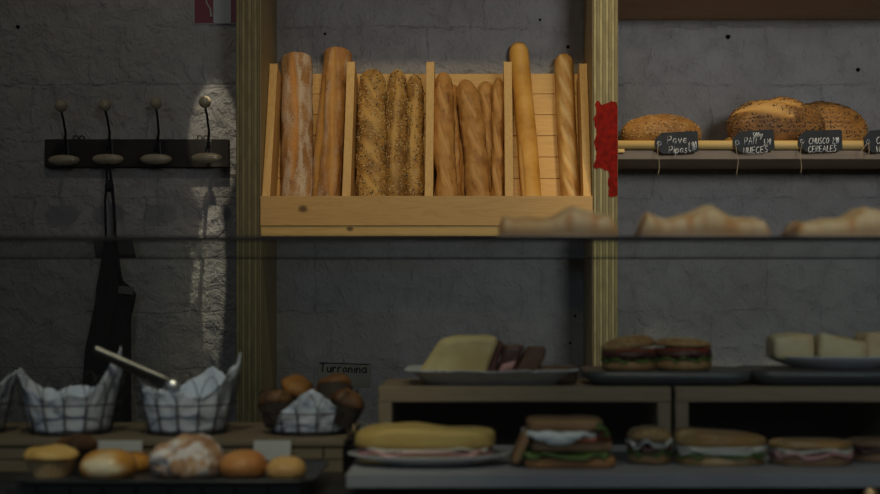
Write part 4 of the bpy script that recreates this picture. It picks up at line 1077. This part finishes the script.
# ------------------------------------------------------------------ lights
def look(o, tgt):
    d = Vector(tgt)-o.location; o.rotation_euler = d.to_track_quat('-Z', 'Y').to_euler()
def area(name, loc_, tgt, size, power, colr, sy=None):
    l = bpy.data.lights.new(name, 'AREA'); l.size = size; l.energy = power; l.color = colr
    if sy: l.shape = 'RECTANGLE'; l.size_y = sy
    o = link(bpy.data.objects.new(name, l)); o.location = loc_; look(o, tgt); return o
def spot(name, loc_, tgt, ang, blend, power, colr, r=.03):
    l = bpy.data.lights.new(name, 'SPOT'); l.spot_size = radians(ang); l.spot_blend = blend; l.energy = power; l.color = colr; l.shadow_soft_size = r
    o = link(bpy.data.objects.new(name, l)); o.location = loc_; look(o, tgt); return o
WARM = (1, .80, .46); COOL = (.88, .93, 1.0)
area('window_daylight', (1.7, -2.3, 2.3), (.78, 3.9, 2.0), 1.2, 3.9, COOL, .7).data.spread = radians(37)
area('added_cool_fill', (-1.5, -1.6, 3.0), (-.2, 1.8, 1.1), 1.2, 1.8, (.45, .66, 1), 1.0).data.spread = radians(70)  # extra cool fill, added to put blue light on the basket papers
spot('ceiling_spot_crate', (-.05, 2.3, 3.8), (-.08, 3.7, 1.74), 34, .7, 60, WARM, .06)
spot('ceiling_spot_loaves', (.72, 2.7, 3.4), (.74, 3.68, 1.76), 40, .7, 56, WARM, .05)
spot('ceiling_spot_hooks', (-.78, 2.75, 3.3), (-.98, 3.9, 1.4), 66, .9, 8.5, (1, .88, .66), .025)
spot('added_streak_spot', (-.72, 3.3, 3.2), (-.760, 3.895, 1.78), 5.8, .3, 60, (1, .90, .70), .006)  # added narrow spot that draws the upper part of the wall streak
spot('added_lower_streak_spot', (-.67, 3.62, 3.0), (-.772, 3.895, 1.37), 3.7, .35, 130, (1, .90, .70), .004)  # second added spot, carries the streak on down the wall
spot('ceiling_spot_counter', (-.35, .75, 2.5), (-.45, 1.7, 1.12), 40, .8, 40, (1, .84, .60), .03)
spot('ceiling_spot_counter_right', (.25, .8, 2.6), (.15, 1.75, 1.15), 52, .9, 19, (1, .86, .66), .03)
spot('added_low_fill', (.1, 1.9, 2.6), (.2, 3.9, 1.15), 75, .9, 5.5, (1, .80, .48), .06)  # warm fill added for the lower wall, not an actual hanging lamp
w = bpy.data.worlds.new('room_ambience'); S.world = w; w.use_nodes = True
w.node_tree.nodes['Background'].inputs[0].default_value = (1, .96, .88, 1); w.node_tree.nodes['Background'].inputs[1].default_value = .030

# ------------------------------------------------------------------ camera
cam = bpy.data.cameras.new('camera'); co = link(bpy.data.objects.new('camera', cam)); S.camera = co
co.location = (0, 0, EYE); co.rotation_euler = (pi/2, 0, 0)
cam.sensor_fit = 'HORIZONTAL'; cam.sensor_width = 36; cam.lens = F/880*36
cam.shift_x = -(VX-440)/880; cam.shift_y = (HZ-247)/880
cam.clip_start = .05
cam.dof.use_dof = True; cam.dof.focus_distance = 3.65; cam.dof.aperture_fstop = 4.8
S.view_settings.view_transform = 'Standard'; S.view_settings.look = 'None'; S.view_settings.gamma = 1; S.view_settings.exposure = 0
S.view_settings.use_curve_mapping = False
S.cycles.use_denoising = True
S.cycles.max_bounces = 8; S.cycles.transparent_max_bounces = 16
